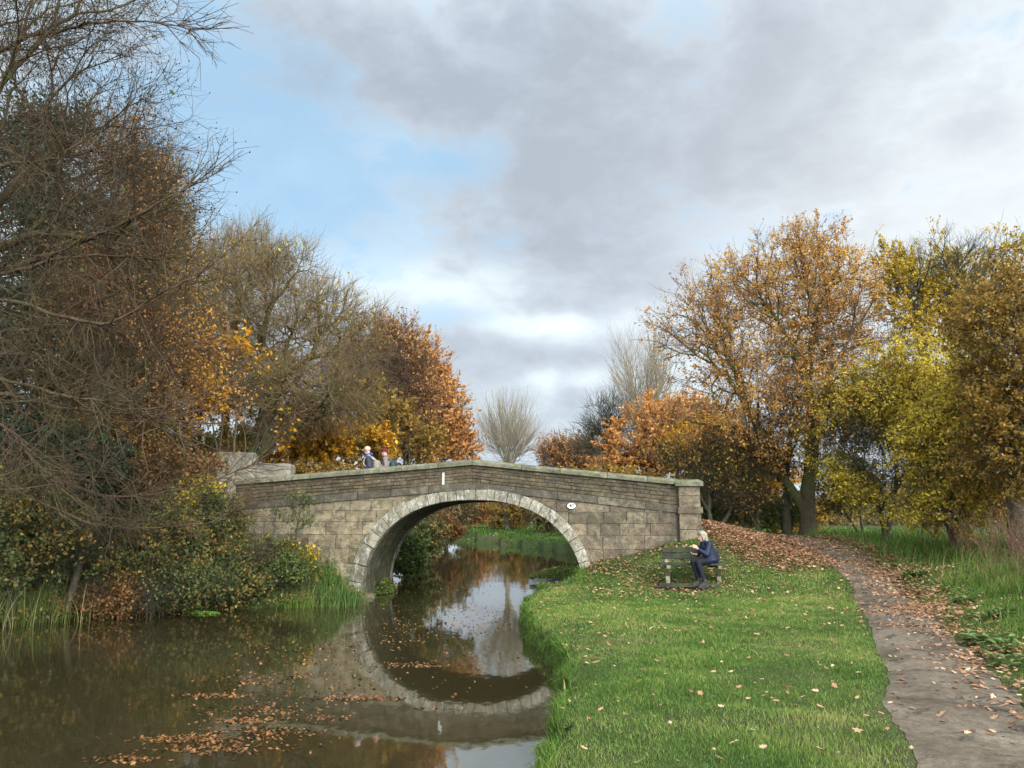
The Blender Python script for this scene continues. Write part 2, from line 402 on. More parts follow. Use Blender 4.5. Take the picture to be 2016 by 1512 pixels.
# arch ring, near face and far face
cuts = [0]
while cuts[-1] < LT - .2:
    fr = cuts[-1] / LT; big = .42 if (fr < .13) else (.36 if fr < .3 or fr > .72 else .27)
    cuts.append(cuts[-1] + big * rnd.uniform(.72, 1.28))
cuts[-1] = LT
for face in (0, 1):
    ring = MB()
    for a, b in zip(cuts[:-1], cuts[1:]):
        g = .006; fr = (a + b) / 2 / LT
        th = RINGT * (1.22 if fr < .3 else 1.0) * rnd.uniform(.97, 1.04)
        pts_i = []; pts_o = []
        for t in np.linspace(a + g, b - g, 4):
            p, n = arch_at(t); pts_i.append(p - n * rnd.uniform(0, .006)); pts_o.append(p + n * th)
        poly = pts_i + pts_o[::-1]
        poly = poly[::-1]
        pr = rnd.uniform(.035, .055) + (.02 if fr < .13 else 0)
        if fr < .16:  # damaged, slipped stones low on the left haunch
            sh = rnd.uniform(-.02, .03); poly = [q + np.array((sh, rnd.uniform(-.02, .02))) for q in poly]
        y0, y1 = (-pr, .30) if face == 0 else (BW - .30, BW + pr)
        ring.prism(poly, y0, y1, rnd.random() * .8 + (.15 if .3 < fr < .7 else 0), bev=.010 if face == 0 else 0)
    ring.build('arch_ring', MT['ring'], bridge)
# vault: courses of soffit stones running through the bridge
vault = MB(); vc = [0]
while vc[-1] < LT - .2: vc.append(vc[-1] + rnd.uniform(.26, .38))
vc[-1] = LT
for a, b in zip(vc[:-1], vc[1:]):
    y = .3
    while y < BW - .3:
        w = min(rnd.uniform(.5, 1.1), BW - .3 - y)
        if BW - .3 - y - w < .2: w = BW - .3 - y
        pi, po = [], []; rec = rnd.uniform(.0, .014)
        for t in np.linspace(a + .005, b - .005, 3):
            p, n = arch_at(t); pi.append(p + n * rec); po.append(p + n * .3)
        vault.prism((pi + po[::-1])[::-1], y + .004, y + w - .004, rnd.random()); y += w
# mortar backing shell behind the vault stones
bs = []
for t in np.linspace(0, LT, 60):
    p, n = arch_at(t); bs.append((p + n * .02, p + n * .27))
for q, w in zip(bs[:-1], bs[1:]):
    vault.prism([q[0], q[1], w[1], w[0]], .05, BW - .05, .1)
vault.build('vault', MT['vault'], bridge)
# spandrel backing + ashlar
def outside_mid(P, ctr): pass
def clip(poly, n, d):   # keep n.p >= d
    out = []
    for i in range(len(poly)):
        a, b = poly[i], poly[(i + 1) % len(poly)]; fa, fb = n @ a - d, n @ b - d
        if fa >= 0: out.append(a)
        if (fa >= 0) != (fb >= 0): out.append(a + (b - a) * fa / (fa - fb))
    return out
OUT = np.array([arch_at(t)[0] + arch_at(t)[1] * RINGT * .55 for t in np.linspace(0, LT, 90)])
ARCHPOLY = np.vstack([OUT, [(OUT[-1, 0], -2), (OUT[0, 0], -2)]])
def block(mb, x0, x1, z0, z1, y0, y1, tint, half, bev=.010):
    poly = [np.array(q) for q in ((x0, z0), (x1, z0), (x1, z1), (x0, z1))]
    s0, s1 = (STR[0], STR[1]) if half < 0 else (STR[1], STR[2])
    d = np.array(s1) - np.array(s0); n = np.array((d[1], -d[0])); n = n / np.linalg.norm(n)
    poly = clip(poly, n, n @ np.array(s0) + .0)
    if len(poly) < 3: return
    c = np.mean(poly, 0)
    P = np.array(poly)
    dm = seg_dist(P[:, 0], P[:, 1], OUT, False); ins = inside(P[:, 0], P[:, 1], ARCHPOLY)
    if ins.all(): return
    dd = np.hypot(OUT[:, 0] - c[0], OUT[:, 1] - c[1]); k = int(dd.argmin())
    if ins.any() or dd.min() < .9:
        kk = min(max(k, 1), len(OUT) - 2); tg = OUT[kk + 1] - OUT[kk - 1]; nn = np.array((-tg[1], tg[0])); nn = nn / np.linalg.norm(nn)
        poly = clip(poly, nn, nn @ OUT[kk])
        if len(poly) < 3: return
    P = np.array(poly); ar = .5 * abs(np.dot(P[:, 0], np.roll(P[:, 1], 1)) - np.dot(P[:, 1], np.roll(P[:, 0], 1)))
    if ar < .006: return
    c = P.mean(0); poly = [c + (q - c) * (1 - .007 / max(.05, np.linalg.norm(q - c))) for q in P]
    mb.prism(poly, y0, y1, tint, bev=bev)
sl, sr, sl2, sr2 = MB(), MB(), MB(), MB()
for half, mb, mbk in ((-1, sl, sl2), (1, sr, sr2)):
    z = -.1; k = 0
    hs = [.33, .33, .36, .40, .37, .34, .30, .28, .3] if half < 0 else [.36, .38, .34, .33, .37, .31, .30, .28, .3]
    for h in hs:
        x = -6.62 if half < 0 else 5.47; sgn = 1 if half < 0 else -1
        end = 0.0
        while (x < end) if half < 0 else (x > end):
            w = rnd.uniform(.42, 1.15) if rnd.random() < .7 else rnd.uniform(.3, .5)
            nx_ = x + sgn * w
            if half < 0: nx_ = min(nx_, .02)
            else: nx_ = max(nx_, .02)
            a, b = min(x, nx_), max(x, nx_)
            if b - a > .05:
                t = rnd.random()
                block(mb, a, b, z, z + h, -rnd.uniform(.0, .014), .25, t, half)
                block(mbk, a, b, z, z + h, BW - .25, BW + .004, t, half, 0)
            x = nx_ if w > 0 else nx_
            if (half < 0 and nx_ >= .02) or (half > 0 and nx_ <= .02): break
        z += h
sl2.build('spandrel_wall', MT['ashlar_left'], bridge); sr2.build('spandrel_wall', MT['ashlar_right'], bridge)
sl.build('spandrel_wall', MT['ashlar_left'], bridge)
o = sr.build('spandrel_wall', MT['ashlar_right'], bridge)
# solid core (mortar) behind the stones: strips above the arch
core = MB()
xs = np.linspace(-6.6, 5.56, 90)
def arch_z(x):
    if abs(x) >= 2.98: return -1.0
    return AH * (1 - (abs(x) / AW) ** AN) ** (1 / AN)
for a, b in zip(xs[:-1], xs[1:]):
    za = max(arch_z(a), arch_z(b)) + .10
    zt = min(lin(STR, a), lin(STR, b)) - .02
    if abs((a + b) / 2) < 3.1: za = max(za, .0 if abs((a+b)/2) > 2.99 else za)
    else: za = -1
    if zt > za: core.box((a, .014, za), (b, BW - .012, zt))
core.build('rubble_core', MT['mortar'], bridge)
# deck
dk = MB()
def deckz(s): return 2.97 - 1.05 * (min(abs(s), 6.4) / 6) ** 1.4
xs = np.linspace(-6.8, 6.2, 40)
for a, b in zip(xs[:-1], xs[1:]):
    v = [(a, .32, deckz(a)), (b, .32, deckz(b)), (b, BW - .32, deckz(b)), (a, BW - .32, deckz(a))]
    v += [(p[0], p[1], p[2] - .25) for p in v]
    dk.add(v, [(0, 1, 2, 3), (4, 7, 6, 5), (0, 4, 5, 1), (2, 6, 7, 3), (1, 5, 6, 2), (0, 3, 7, 4)])
dk.build('deck', MT['deck'], bridge)
# parapets: band course, walling, coping
CT_ = .17
for face in (0, 1):
    fy = (lambda d: d) if face == 0 else (lambda d: BW - d)
    band, wall, cop, back = MB(), MB(), MB(), MB()
    def pr(mb, poly, d0, d1, tint, bev):
        y0, y1 = (d0, d1) if face == 0 else (BW - d1, BW - d0)
        mb.prism(poly, y0, y1, tint, bev if face == 0 else 0)
    ends = (-6.66, 5.545)
    for half, (xa, xb) in ((-1, (ends[0], -.02)), (1, (-.02, ends[1]))):
        P0 = lambda s: lin(STR, s)
        Pt = lambda s: lin(TOP, s) - .10
        # band (about 0.2 high), stands proud
        x = xa
        while x < xb - .01:
            w = min(rnd.uniform(.7, 1.3), xb - x)
            if xb - x - w < .3: w = xb - x
            a, b = x + .005, x + w - .005; bh = .20
            pr(band, [np.array(q) for q in ((a, P0(a)), (b, P0(b)), (b, P0(b) + bh), (a, P0(a) + bh))], -.045, .28, rnd.random(), .010)
            x += w
        rows = 5
        for r in range(rows):
            x = xa
            while x < xb - .01:
                q = rnd.random(); w = rnd.uniform(.14, .26) if q < .5 else rnd.uniform(.24, .46)
                if half < 0 and x < xa + .45: w = rnd.uniform(.38, .5)
                w = min(w, xb - x)
                if xb - x - w < .12: w = xb - x
                a, b = x + .004, x + w - .004
                def zz(s, k):
                    z0, z1 = P0(s) + .205, Pt(s)
                    jit = .012 * math.sin(s * 1.7 + k * 2.1) + .006 * math.sin(s * 5.3 + k)
                    return z0 + (z1 - z0) * k / rows + (jit if 0 < k < rows else 0)
                rr = rnd.random()
                e = .008
                pr(wall, [np.array(v) for v in ((a, zz(a, r) + e), (b, zz(b, r) + e), (b, zz(b, r + 1) - e), (a, zz(a, r + 1) - e))], -rnd.uniform(-.004, .026), .22, rr, .010)
                x += w
        pr(back, [np.array(q) for q in ((xa + .01, P0(xa) + .03), (xb, P0(xb) + .03), (xb, Pt(xb) - .01), (xa + .01, Pt(xa) - .01))], .014, .31, .3, 0)
        x = xa - .06 if half < 0 else xa
        xe = xb if half < 0 else xb
        while x < xe - .01:
            w = min(rnd.uniform(.85, 1.5), xe - x)
            if xe - x - w < .4: w = xe - x
            a, b = x + .004, x + w - .004
            dz = rnd.uniform(-.006, .008)
            # section: flat soffit, rounded top
            sec = [(-.095, 0), (.40, 0), (.40, .11), (.33, .155), (.15, .172), (-.02, .155), (-.095, .10)]
            vs = []
            for s_ in (a, b):
                for (d, h) in sec: vs.append((s_, fy(d), Pt(s_) + h + dz))
            n = len(sec); fs = [tuple(range(n)), tuple(reversed(range(n, 2 * n)))]
            for i in range(n): fs.append((i, n + i, n + (i + 1) % n, (i + 1) % n))
            if face == 0: fs = [tuple(reversed(f)) for f in fs]
            cop.add(vs, fs, rnd.random()); x += w
    band.build('string_course', MT['band'], bridge)
    wl = wall.build('parapet', MT['rubble'], bridge)
    cop.build('coping', MT['coping'], bridge, bevel=.012)
    back.build('mortar_bed', MT['mortar'], wl)
# end pilaster on the right, near face and far face
for face in (0, 1):
    pil = MB(); z = -.1
    y0, y1 = (-.12, .46) if face == 0 else (BW - .46, BW + .12)
    for h in (.5, .48, .48, .47, .42):
        xx = 5.52
        if rnd.random() < .5: segs = [(5.52, 6.10)]
        else: c_ = rnd.uniform(5.75, 5.95); segs = [(5.52, c_), (c_, 6.10)]
        for a, b in segs: pil.prism([np.array(q) for q in ((a+.004, z+.004), (b-.004, z+.004), (b-.004, z+h-.004), (a+.004, z+h-.004))], y0, y1, rnd.random(), .012)
        z += h
    pil.prism([np.array(q) for q in ((5.49, z), (6.14, z), (6.14, z + .17), (5.49, z + .17))], y0 - .04, y1 + .04, .1, .015); z += .17
    for h in (.30, .25):
        pil.prism([np.array(q) for q in ((5.53, z), (6.09, z), (6.09, z + h - .008), (5.53, z + h - .008))], y0 + .01, y1 - .01, rnd.uniform(.5, .9), .012); z += h
    pb = pil.build('pilaster', MT['ashlar_right'], bridge)
    cp = MB(); cx0, cx1 = 5.44, 6.18; a0, a1 = y0 - .06, y1 + .06; zt = z
    v = [(cx0, a0, zt), (cx1, a0, zt), (cx1, a1, zt), (cx0, a1, zt), (cx0, a0, zt + .12), (cx1, a0, zt + .12), (cx1, a1, zt + .12), (cx0, a1, zt + .12),
         (cx0 + .1, a0 + .1, zt + .18), (cx1 - .1, a0 + .1, zt + .18), (cx1 - .1, a1 - .1, zt + .18), (cx0 + .1, a1 - .1, zt + .18)]
    cp.add(v, [(0, 3, 2, 1), (0, 1, 5, 4), (1, 2, 6, 5), (2, 3, 7, 6), (3, 0, 4, 7), (4, 5, 9, 8), (5, 6, 10, 9), (6, 7, 11, 10), (7, 4, 8, 11), (8, 9, 10, 11)], .8)
    cp.build('cap_stone', MT['coping'], pb, bevel=.012)
# white painted mark on the parapet
MT['whitewash'] = mat_plain('old_white_paint', (.36, .35, .31), .8, .35, 25)
s_, z_ = onface(873, 945)
wm = MB(); wm.box((s_ - .032, -.036, z_ - .19), (s_ + .035, -.027, z_ + .20)); wm.build('white_mark', MT['whitewash'], bridge)
# number plate
MT['enamel'] = mat_plain('white_enamel', (.80, .80, .78), .35, .05, 6, .5)
MT['black_paint'] = mat_plain('black_paint', (.012, .012, .012), .4, .1)
s_, z_ = onface(1125, 996)
def disc(mb, cx, cz, rx, rz_, y0, y1, k=40):
    poly = [np.array((cx + rx * math.cos(-t), cz + rz_ * math.sin(-t))) for t in np.linspace(0, 2 * PI, k, endpoint=False)]
    mb.prism(poly[::-1], y0, y1)
rim = MB(); disc(rim, s_, z_, .118, .080, -.045, -.012); plate_rim = rim
pe = MB(); disc(pe, s_, z_, .110, .072, -.050, -.040)
plate = pe.build('number_plate', MT['enamel'], bridge); rim.build('plate_rim', MT['black_paint'], plate)
cu = bpy.data.curves.new('number', 'FONT'); cu.body = '40'; cu.size = .135; cu.align_x = 'CENTER'; cu.align_y = 'CENTER'; cu.extrude = .002; cu.offset = .004
cu.materials.append(MT['black_paint'])
tx = bpy.data.objects.new('number', cu); COL.objects.link(tx); tx.parent = plate
tx.location = (s_, -.0525, z_); tx.rotation_euler = (PI / 2, 0, 0)
bpy.context.view_layer.update()
nm_ = bpy.data.meshes.new_from_object(tx.evaluated_get(bpy.context.evaluated_depsgraph_get()))
t2 = bpy.data.objects.new('painted_number', nm_); COL.objects.link(t2); t2.parent = plate; t2.location = tx.location; t2.rotation_euler = tx.rotation_euler
bpy.data.objects.remove(tx)

# concrete blocks behind the left end
def cblock(name, label, cx, cy, z0, z1, w, d, rz, grp):
    t = MB(); c_ = .09
    pl = [(-w/2+c_, -d/2), (w/2-c_, -d/2), (w/2, -d/2+c_), (w/2, d/2-c_), (w/2-c_, d/2), (-w/2+c_, d/2), (-w/2, d/2-c_), (-w/2, -d/2+c_)]
    n = 8; v = [(x, y, z0) for x, y in pl] + [(x, y, z1 - .05) for x, y in pl] + [(x * .93, y * .93, z1) for x, y in pl]
    f = [tuple(reversed(range(n))), tuple(range(2*n, 3*n))]
    for r in range(2):
        for i in range(n): f.append((r*n+i, r*n+(i+1)%n, (r+1)*n+(i+1)%n, (r+1)*n+i))
    t.add(v, f, .55)
    o = t.build(name, MT['concrete'], None, bevel=.02); o.location = (cx, cy, 0); o.rotation_euler = (0, 0, rz)
    tag(o, label, 'concrete block', grp); return o
p = atY(458, 900, 23.3)
blk1 = cblock('concrete_block', 'tall weathered concrete block behind the left end of the bridge parapet', p[0]+.05, 23.6, 1.5, 4.12, 1.18, 1.1, math.radians(14), 'concrete blocks by the bridge')
p = atY(538, 910, 24)
blk2 = cblock('concrete_block', 'lower concrete block with rusty rods on top beside the parapet', p[0], 24.2, 1.5, 3.82, 1.15, .9, math.radians(4), 'concrete blocks by the bridge')
p = atY(396, 915, 24)
blk3 = cblock('concrete_block', 'dark shaded concrete block left of the tall block among brambles', p[0]-.1, 24.6, 1.5, 4.05, .9, 1.1, math.radians(-28), 'concrete blocks by the bridge')
MT['rust'] = mat_plain('rusty_iron', (.09, .05, .03), .8, .4, 30)
for dx in (-.42, .40):
    rd = MB(); rd.box((dx-.015, -.02, 3.80), (dx+.015, .02, 4.10)); rd.build('iron_rod', MT['rust'], blk2)

# ------------------------------------------------------------------ tubes and leaves
def tubes(P, R, sides):
    """P (n,m,3) R (n,m) -> verts, quads"""
    n, m, _ = P.shape
    T = np.gradient(P, axis=1); T /= np.maximum(np.linalg.norm(T, axis=2, keepdims=True), 1e-9)
    ref = np.where(np.abs(T[:, 0, 2:3]) < .9, np.array([[0, 0, 1.0]]), np.array([[1.0, 0, 0]]))
    nn = np.cross(T[:, 0], ref); nn /= np.linalg.norm(nn, axis=1, keepdims=True)
    V = np.empty((n, m, sides, 3)); ang = np.linspace(0, 2 * PI, sides, endpoint=False); ca, sa = np.cos(ang), np.sin(ang)
    for i in range(m):
        t = T[:, i]; nn = nn - t * np.sum(nn * t, 1, keepdims=True); nn /= np.maximum(np.linalg.norm(nn, axis=1, keepdims=True), 1e-9)
        bb = np.cross(t, nn)
        V[:, i] = P[:, i, None] + R[:, i, None, None] * (nn[:, None] * ca[None, :, None] + bb[:, None] * sa[None, :, None])
    id_ = np.arange(n * m * sides).reshape(n, m, sides); nx_ = np.roll(id_, -1, axis=2)
    F = np.stack([id_[:, :-1], nx_[:, :-1], nx_[:, 1:], id_[:, 1:]], -1).reshape(-1, 4)
    return V.reshape(-1, 3), F
def hermite(P0, P1, T0, T1, m, rng, wob):
    t = np.linspace(0, 1, m)[None, :, None]; L = np.linalg.norm(P1 - P0, axis=1)[:, None, None]
    a = 2*t**3-3*t**2+1; b = t**3-2*t**2+t; c = -2*t**3+3*t**2; d = t**3-t**2
    P = a*P0[:, None]+b*T0[:, None]*L+c*P1[:, None]+d*T1[:, None]*L
    w = rng.normal(size=P.shape) * wob * L; w[:, 0] = 0; w[:, -1] = 0
    return P + w
def nrm(v): return v / np.maximum(np.linalg.norm(v, axis=-1, keepdims=True), 1e-9)
def leaves(C, size, rng, up=.0, aspect=.6, fold=.25):
    """kite-shaped folded leaves at C"""
    n = len(C); s = size * rng.uniform(.6, 1.35, n)[:, None]
    d = nrm(rng.normal(size=(n, 3)) + np.array((0, 0, -.25))); nr = nrm(rng.normal(size=(n, 3)) + np.array((0, 0, up)))
    w = nrm(np.cross(d, nr)); nr = np.cross(w, d)
    V = np.stack([C - d*s*.5, C + w*s*.5*aspect + nr*s*fold*.5 - d*s*.05, C + d*s*.5, C - w*s*.5*aspect + nr*s*fold*.5 - d*s*.05], 1)
    F = np.arange(n * 4).reshape(n, 4)
    return V.reshape(-1, 3), F
def snoise(P, f, seed=0):
    r = np.random.default_rng(seed); o = np.zeros(len(P))
    for k in range(5):
        q = r.normal(size=3) * f; o += np.sin(P @ q + r.uniform(0, 6.28))
    return o / 5
def Ell(px, py, Y, rx, ry, ry_depth=None, w=None):
    """an ellipsoid of foliage about a pixel at distance Y, radii in pixels, depth in metres"""
    c = atY(px, py, Y); k = Y / ray(px, py)[1]
    RX, RZ = rx * k, ry * k; RY = ry_depth if ry_depth else RX * .85
    return (c, np.array((RX, RY, RZ)), w if w else RX * RY * RZ)
def sample_env(env, n, rng, shell=.45, zmin=None):
    ws = np.array([e[2] for e in env]); ws = ws / ws.sum(); k = rng.choice(len(env), n, p=ws)
    d = nrm(rng.normal(size=(n, 3))); r = rng.uniform(0, 1, n) ** shell
    C = np.array([e[0] for e in env])[k]; Rr = np.array([e[1] for e in env])[k]
    P = C + d * r[:, None] * Rr * (1 + .24 * snoise(d, 3.2, int(rng.integers(1e6))) )[:, None]
    return P
def tree(name, label, cat, base, env, n, seed, rt=.2, fork=None, bark=None, leaf=None, twig=None, group=None, mind=1, ex=.5, ff=(.25, .42), trunk_r0=None, wob=.02, upb=.25, shell=.45, thick=.02):
    rng = np.random.default_rng(seed)
    base = np.array(base, float); T = sample_env(env, n, rng, shell)
    T = T[T[:, 2] > base[2] + .1]
    n = len(T)
    E = []   # p0,p1,t0,t1,r0,r1
    rmin = .0035 * (1 + base[1] / 60)
    def rad(k): return max(rt * (k / n) ** ex, rmin)
    root = empty(name, base); tag(root, label, cat, group)
    if fork is not None:
        fork = np.array(fork, float); d = nrm(fork - base)
        mid = (base + fork) / 2 + rng.normal(size=3) * np.array((1, 1, 0)) * .04 * np.linalg.norm(fork - base)
        r0 = trunk_r0 or rt * 1.45
        E.append((base - np.array((0, 0, .3)), mid, np.array((0, 0, 1.)), d, r0, rt * 1.1)); E.append((mid, fork, d, nrm(d + (0, 0, .3)), rt * 1.1, rt))
        st = [(np.arange(n), fork, nrm(d + (0, 0, .3)), rt)]
    else: st = [(np.arange(n), base - np.array((0, 0, .15)), np.array((0, 0, 1.)), rt)]
    tipP, tipD = [], []
    while st:
        ix, pos, dr_, rp = st.pop(); pts = T[ix]
        if len(ix) <= 1:
            for q in pts:
                d = q - pos; L = np.linalg.norm(d); dn = d / max(L, 1e-6)
                t1 = nrm(dn + np.array((0, 0, upb)))
                E.append((pos, q, nrm(dr_ + dn), t1, min(rp, rad(1) * 1.3), rmin)); tipP.append(q); tipD.append(t1)
            continue
        X = pts - pts.mean(0)
        if len(ix) > 2:
            w_, v_ = np.linalg.eigh(X.T @ X); ax = v_[:, 2] + rng.normal(size=3) * .35
        else: ax = X[0]
        pj = X @ ax; q = np.quantile(pj, rng.uniform(.28, .72)); a = pj <= q
        if a.all() or not a.any(): a = np.arange(len(ix)) < len(ix) // 2
        for sel in (a, ~a):
            sub = ix[sel]; 
            if not len(sub): continue
            c = T[sub].mean(0); d = c - pos; L = np.linalg.norm(d)
            f = rng.uniform(*ff) if len(sub) > 3 else rng.uniform(.4, .6)
            if len(sub) == 1:
                st.append((sub, pos, dr_, rad(1))); continue
            j = pos + d * f + rng.normal(size=3) * .035 * L * f
            dn = nrm(j - pos); t1 = nrm(dn + .35 * nrm(c - j) + np.array((0, 0, upb * .4)))
            r = rad(len(sub)); t0 = nrm(dr_ * .8 + dn)
            E.append((pos, j, t0, t1, min(rp, r * 1.12), r)); st.append((sub, j, t1, r))
    P0, P1, T0, T1 = (np.array([e[i] for e in E]) for i in range(4)); R0 = np.array([e[4] for e in E]); R1 = np.array([e[5] for e in E])
    big = R0 > thick
    VV, FF, off = [], [], 0
    if big.any():
        for lo, sides, m in ((thick, 6, 5), (.09, 10, 6)):
            s = (R0 > lo) & ((R0 <= .09) if lo < .09 else True)
            if lo == .09: s = R0 > .09
            if s.any():
                P = hermite(P0[s], P1[s], T0[s], T1[s], m, rng, wob * .4); t = np.linspace(0, 1, m)[None]
                v, f = tubes(P, R0[s][:, None]*(1-t)+R1[s][:, None]*t, sides); VV.append(v); FF.append(f + off); off += len(v)
        mesh_np('trunk', np.vstack(VV), [np.vstack(FF)], bark, root, smooth=True)
    tw = dict(k=3, L=.5, a=1.0, b=.6, up=.25, r=.004, cone=0.0); tw.update(twig or {})
    VV, FF, off = [], [], 0
    s = ~big
    P = hermite(P0[s], P1[s], T0[s], T1[s], 4, rng, wob); t = np.linspace(0, 1, 4)[None]
    v, f = tubes(P, R0[s][:, None]*(1-t)+R1[s][:, None]*t, 3); VV.append(v); FF.append(f); off += len(v)
    tipP = np.array(tipP); tipD = np.array(tipD)
    k = tw['k']; ctr = np.average(np.array([e[0] for e in env]), axis=0, weights=[e[2] for e in env])
    TP = np.repeat(tipP, k, 0); TD = np.repeat(tipD, k, 0)
    # start some twigs back along the fine branches
    fin = np.where(s)[0]; pick = rng.choice(fin, len(TP)) if len(fin) else None
    half = rng.random(len(TP)) < .55
    if pick is not None:
        u = rng.random((len(TP), 1)); TP = np.where(half[:, None], P0[pick]*(1-u)+P1[pick]*u, TP); TD = np.where(half[:, None], nrm(P1[pick]-P0[pick]), TD)
    outw = nrm(TP - ctr)
    D0 = nrm(TD*tw['a'] + rng.normal(size=TD.shape)*tw['b'] + outw*.3 + np.array((0, 0, tw['up'])))
    L = tw['L'] * rng.uniform(.4, 1.4, len(TP))[:, None]
    D1 = nrm(D0 + rng.normal(size=D0.shape)*.35 + np.array((0, 0, tw['up'])))
    P = np.stack([TP, TP + D0*L*.35, TP + D0*L*.6 + D1*L*.1, TP + D0*L*.6 + D1*L*.4], 1); P[:, 1:3] += rng.normal(size=P[:, 1:3].shape) * L[:, None] * .03
    rr = max(tw['r'], rmin*.8); R = np.array((rr, rr*.8, rr*.65, rr*.4))[None] * rng.uniform(.8, 1.2, (len(TP), 1))
    v, f = tubes(P, R, 3); VV.append(v); FF.append(f + off); off += len(v)
    if tw['cone']:
        C = P[:, 1:].reshape(-1, 3); C = C[rng.random(len(C)) < tw['cone']] + rng.normal(size=(1, 3))*.0
        q = .012; o8 = np.array([(1,0,0),(-1,0,0),(0,1,0),(0,-1,0),(0,0,1.6),(0,0,-1.6)]) * q
        cv = (C[:, None] + o8[None] * rng.uniform(.7, 1.5, (len(C), 1, 1))).reshape(-1, 3)
        tri = np.array([(0,2,4),(2,1,4),(1,3,4),(3,0,4),(2,0,5),(1,2,5),(3,1,5),(0,3,5)])
        cf = (np.arange(len(C))[:, None, None]*6 + tri[None]).reshape(-1, 3)
        mesh_np('seed_cones', cv, [cf], MT['cone'], root)
    mesh_np('twigs', np.vstack(VV), [np.vstack(FF)], (twig or {}).get('mat', bark), root, smooth=False)
    for li, lf in enumerate(leaf if isinstance(leaf, list) else ([leaf] if leaf else [])):
        m_ = lf['n']; wt_ = rng.gamma(lf.get('cl', .55), 1.0, len(P)); i = rng.choice(len(P), m_, p=wt_ / wt_.sum()); t = rng.uniform(.1, 1, m_) * 3; a = np.minimum(t.astype(int), 2); u = (t - a)[:, None]
        C = P[i, a]*(1-u)+P[i, a+1]*u + rng.normal(size=(m_, 3)) * lf.get('jit', .05)
        g = snoise(C, lf.get('gf', .9), seed + li); keep = g > lf.get('gap', -.35) - rng.random(m_) * .25
        if 'fn' in lf: keep &= lf['fn'](C, rng)
        C = C[keep]
        v, f = leaves(C, lf['s'], rng, lf.get('up', .4), lf.get('asp', .62))
        mesh_np(lf.get('name', 'crown'), v, [f], lf['mat'], root, attrs={'v': np.repeat(np.clip(rng.normal(.5, .2, len(C)), 0, 1), 4)})
    return root
def gz(x, y): return float(HZ(np.array([x]), np.array([y]))[0])

MT['cone'] = mat_plain('alder_cone', (.02, .014, .010), .8, .3)
BK = {}
BK['dark'] = mat_bark('bark_dark', (.032, .026, .018), (.09, .074, .05), (.045, .055, .018), .5)
BK['alder'] = mat_bark('bark_alder', (.034, .021, .013), (.115, .074, .044), (.05, .055, .02), .4)
BK['oak'] = mat_bark('bark_oak', (.045, .034, .024), (.125, .098, .068), (.075, .085, .03), .5)
BK['mossy'] = mat_bark('bark_mossy', (.034, .025, .014), (.088, .068, .038), (.07, .085, .025), .8)
BK['pale'] = mat_bark('bark_pale', (.13, .105, .07), (.28, .235, .165))
BK['hornbeam'] = mat_bark('bark_hornbeam', (.085, .055, .028), (.25, .17, .09), (.10, .10, .035), .4)
BK['red'] = mat_bark('bark_reddish', (.055, .035, .022), (.13, .088, .06))
LF = {}
LF['orange'] = mat_leaf('leaf_orange', [(0, (.12, .045, .012)), (.4, (.27, .105, .022)), (.7, (.40, .17, .03)), (1, (.50, .27, .06))], gain=1.50)
LF['russet'] = mat_leaf('leaf_russet', [(0, (.11, .05, .022)), (.4, (.25, .115, .042)), (.75, (.36, .18, .06)), (1, (.42, .27, .09))], gain=1.50)
LF['oakleaf'] = mat_leaf('leaf_oak', [(0, (.13, .062, .022)), (.35, (.29, .14, .035)), (.65, (.40, .205, .045)), (1, (.42, .31, .07))], gain=1.45)
LF['yellow'] = mat_leaf('leaf_yellow', [(0, (.22, .15, .02)), (.4, (.42, .28, .025)), (.8, (.58, .38, .03)), (1, (.62, .48, .08))])
LF['amber'] = mat_leaf('leaf_amber', [(0, (.28, .12, .012)), (.4, (.52, .25, .015)), (.8, (.68, .36, .02)), (1, (.75, .48, .05))])
LF['olive'] = mat_leaf('leaf_olive', [(0, (.08, .06, .012)), (.35, (.20, .145, .02)), (.7, (.36, .265, .03)), (1, (.50, .36, .05))], gain=1.85)
LF['bronze'] = mat_leaf('leaf_bronze', [(0, (.05, .035, .012)), (.4, (.135, .085, .018)), (.7, (.24, .13, .025)), (1, (.33, .22, .04))], gain=1.7)
LF['evergreen'] = mat_leaf('leaf_evergreen', [(0, (.012, .022, .012)), (.5, (.032, .052, .026)), (1, (.07, .095, .045))], trans=.2)
LF['green'] = mat_leaf('leaf_green', [(0, (.02, .035, .010)), (.4, (.055, .085, .02)), (.75, (.11, .14, .035)), (1, (.30, .27, .06))], trans=.35, gain=1.15)
LF['bramble'] = mat_leaf('leaf_bramble', [(0, (.022, .032, .010)), (.3, (.05, .07, .02)), (.55, (.10, .11, .035)), (.8, (.20, .10, .03)), (1, (.42, .28, .05))], trans=.35, clump=.7, cscale=1.1, gain=1.25)
LF['fernbrown'] = mat_leaf('leaf_fern', [(0, (.07, .035, .015)), (.5, (.20, .10, .035)), (1, (.38, .20, .07))], trans=.35)
LF['dead'] = mat_leaf('leaf_dead', [(0, (.11, .045, .020)), (.35, (.23, .108, .050)), (.7, (.36, .19, .098)), (1, (.55, .38, .24))], trans=.1, clump=.15)

LF['lawn'] = mat_leaf('grass_blade', [(0, (.036, .070, .012)), (.3, (.074, .138, .020)), (.65, (.118, .205, .030)), (1, (.29, .28, .085))], trans=.35, clump=.55, cscale=1.0)
# ------------------------------------------------------------------ trees
LF['farwood'] = mat_leaf('leaf_far_wood', [(0, (.05, .045, .02)), (.5, (.13, .095, .035)), (1, (.26, .17, .06))], trans=.3, cscale=.08)
LF['copper'] = mat_leaf('leaf_copper', [(0, (.26, .105, .03)), (.4, (.50, .22, .065)), (.7, (.62, .31, .09)), (1, (.66, .42, .16))])
def B(px, Y, py=1045):
    p = atY(px, py, Y); return (p[0], p[1], gz(p[0], p[1]))
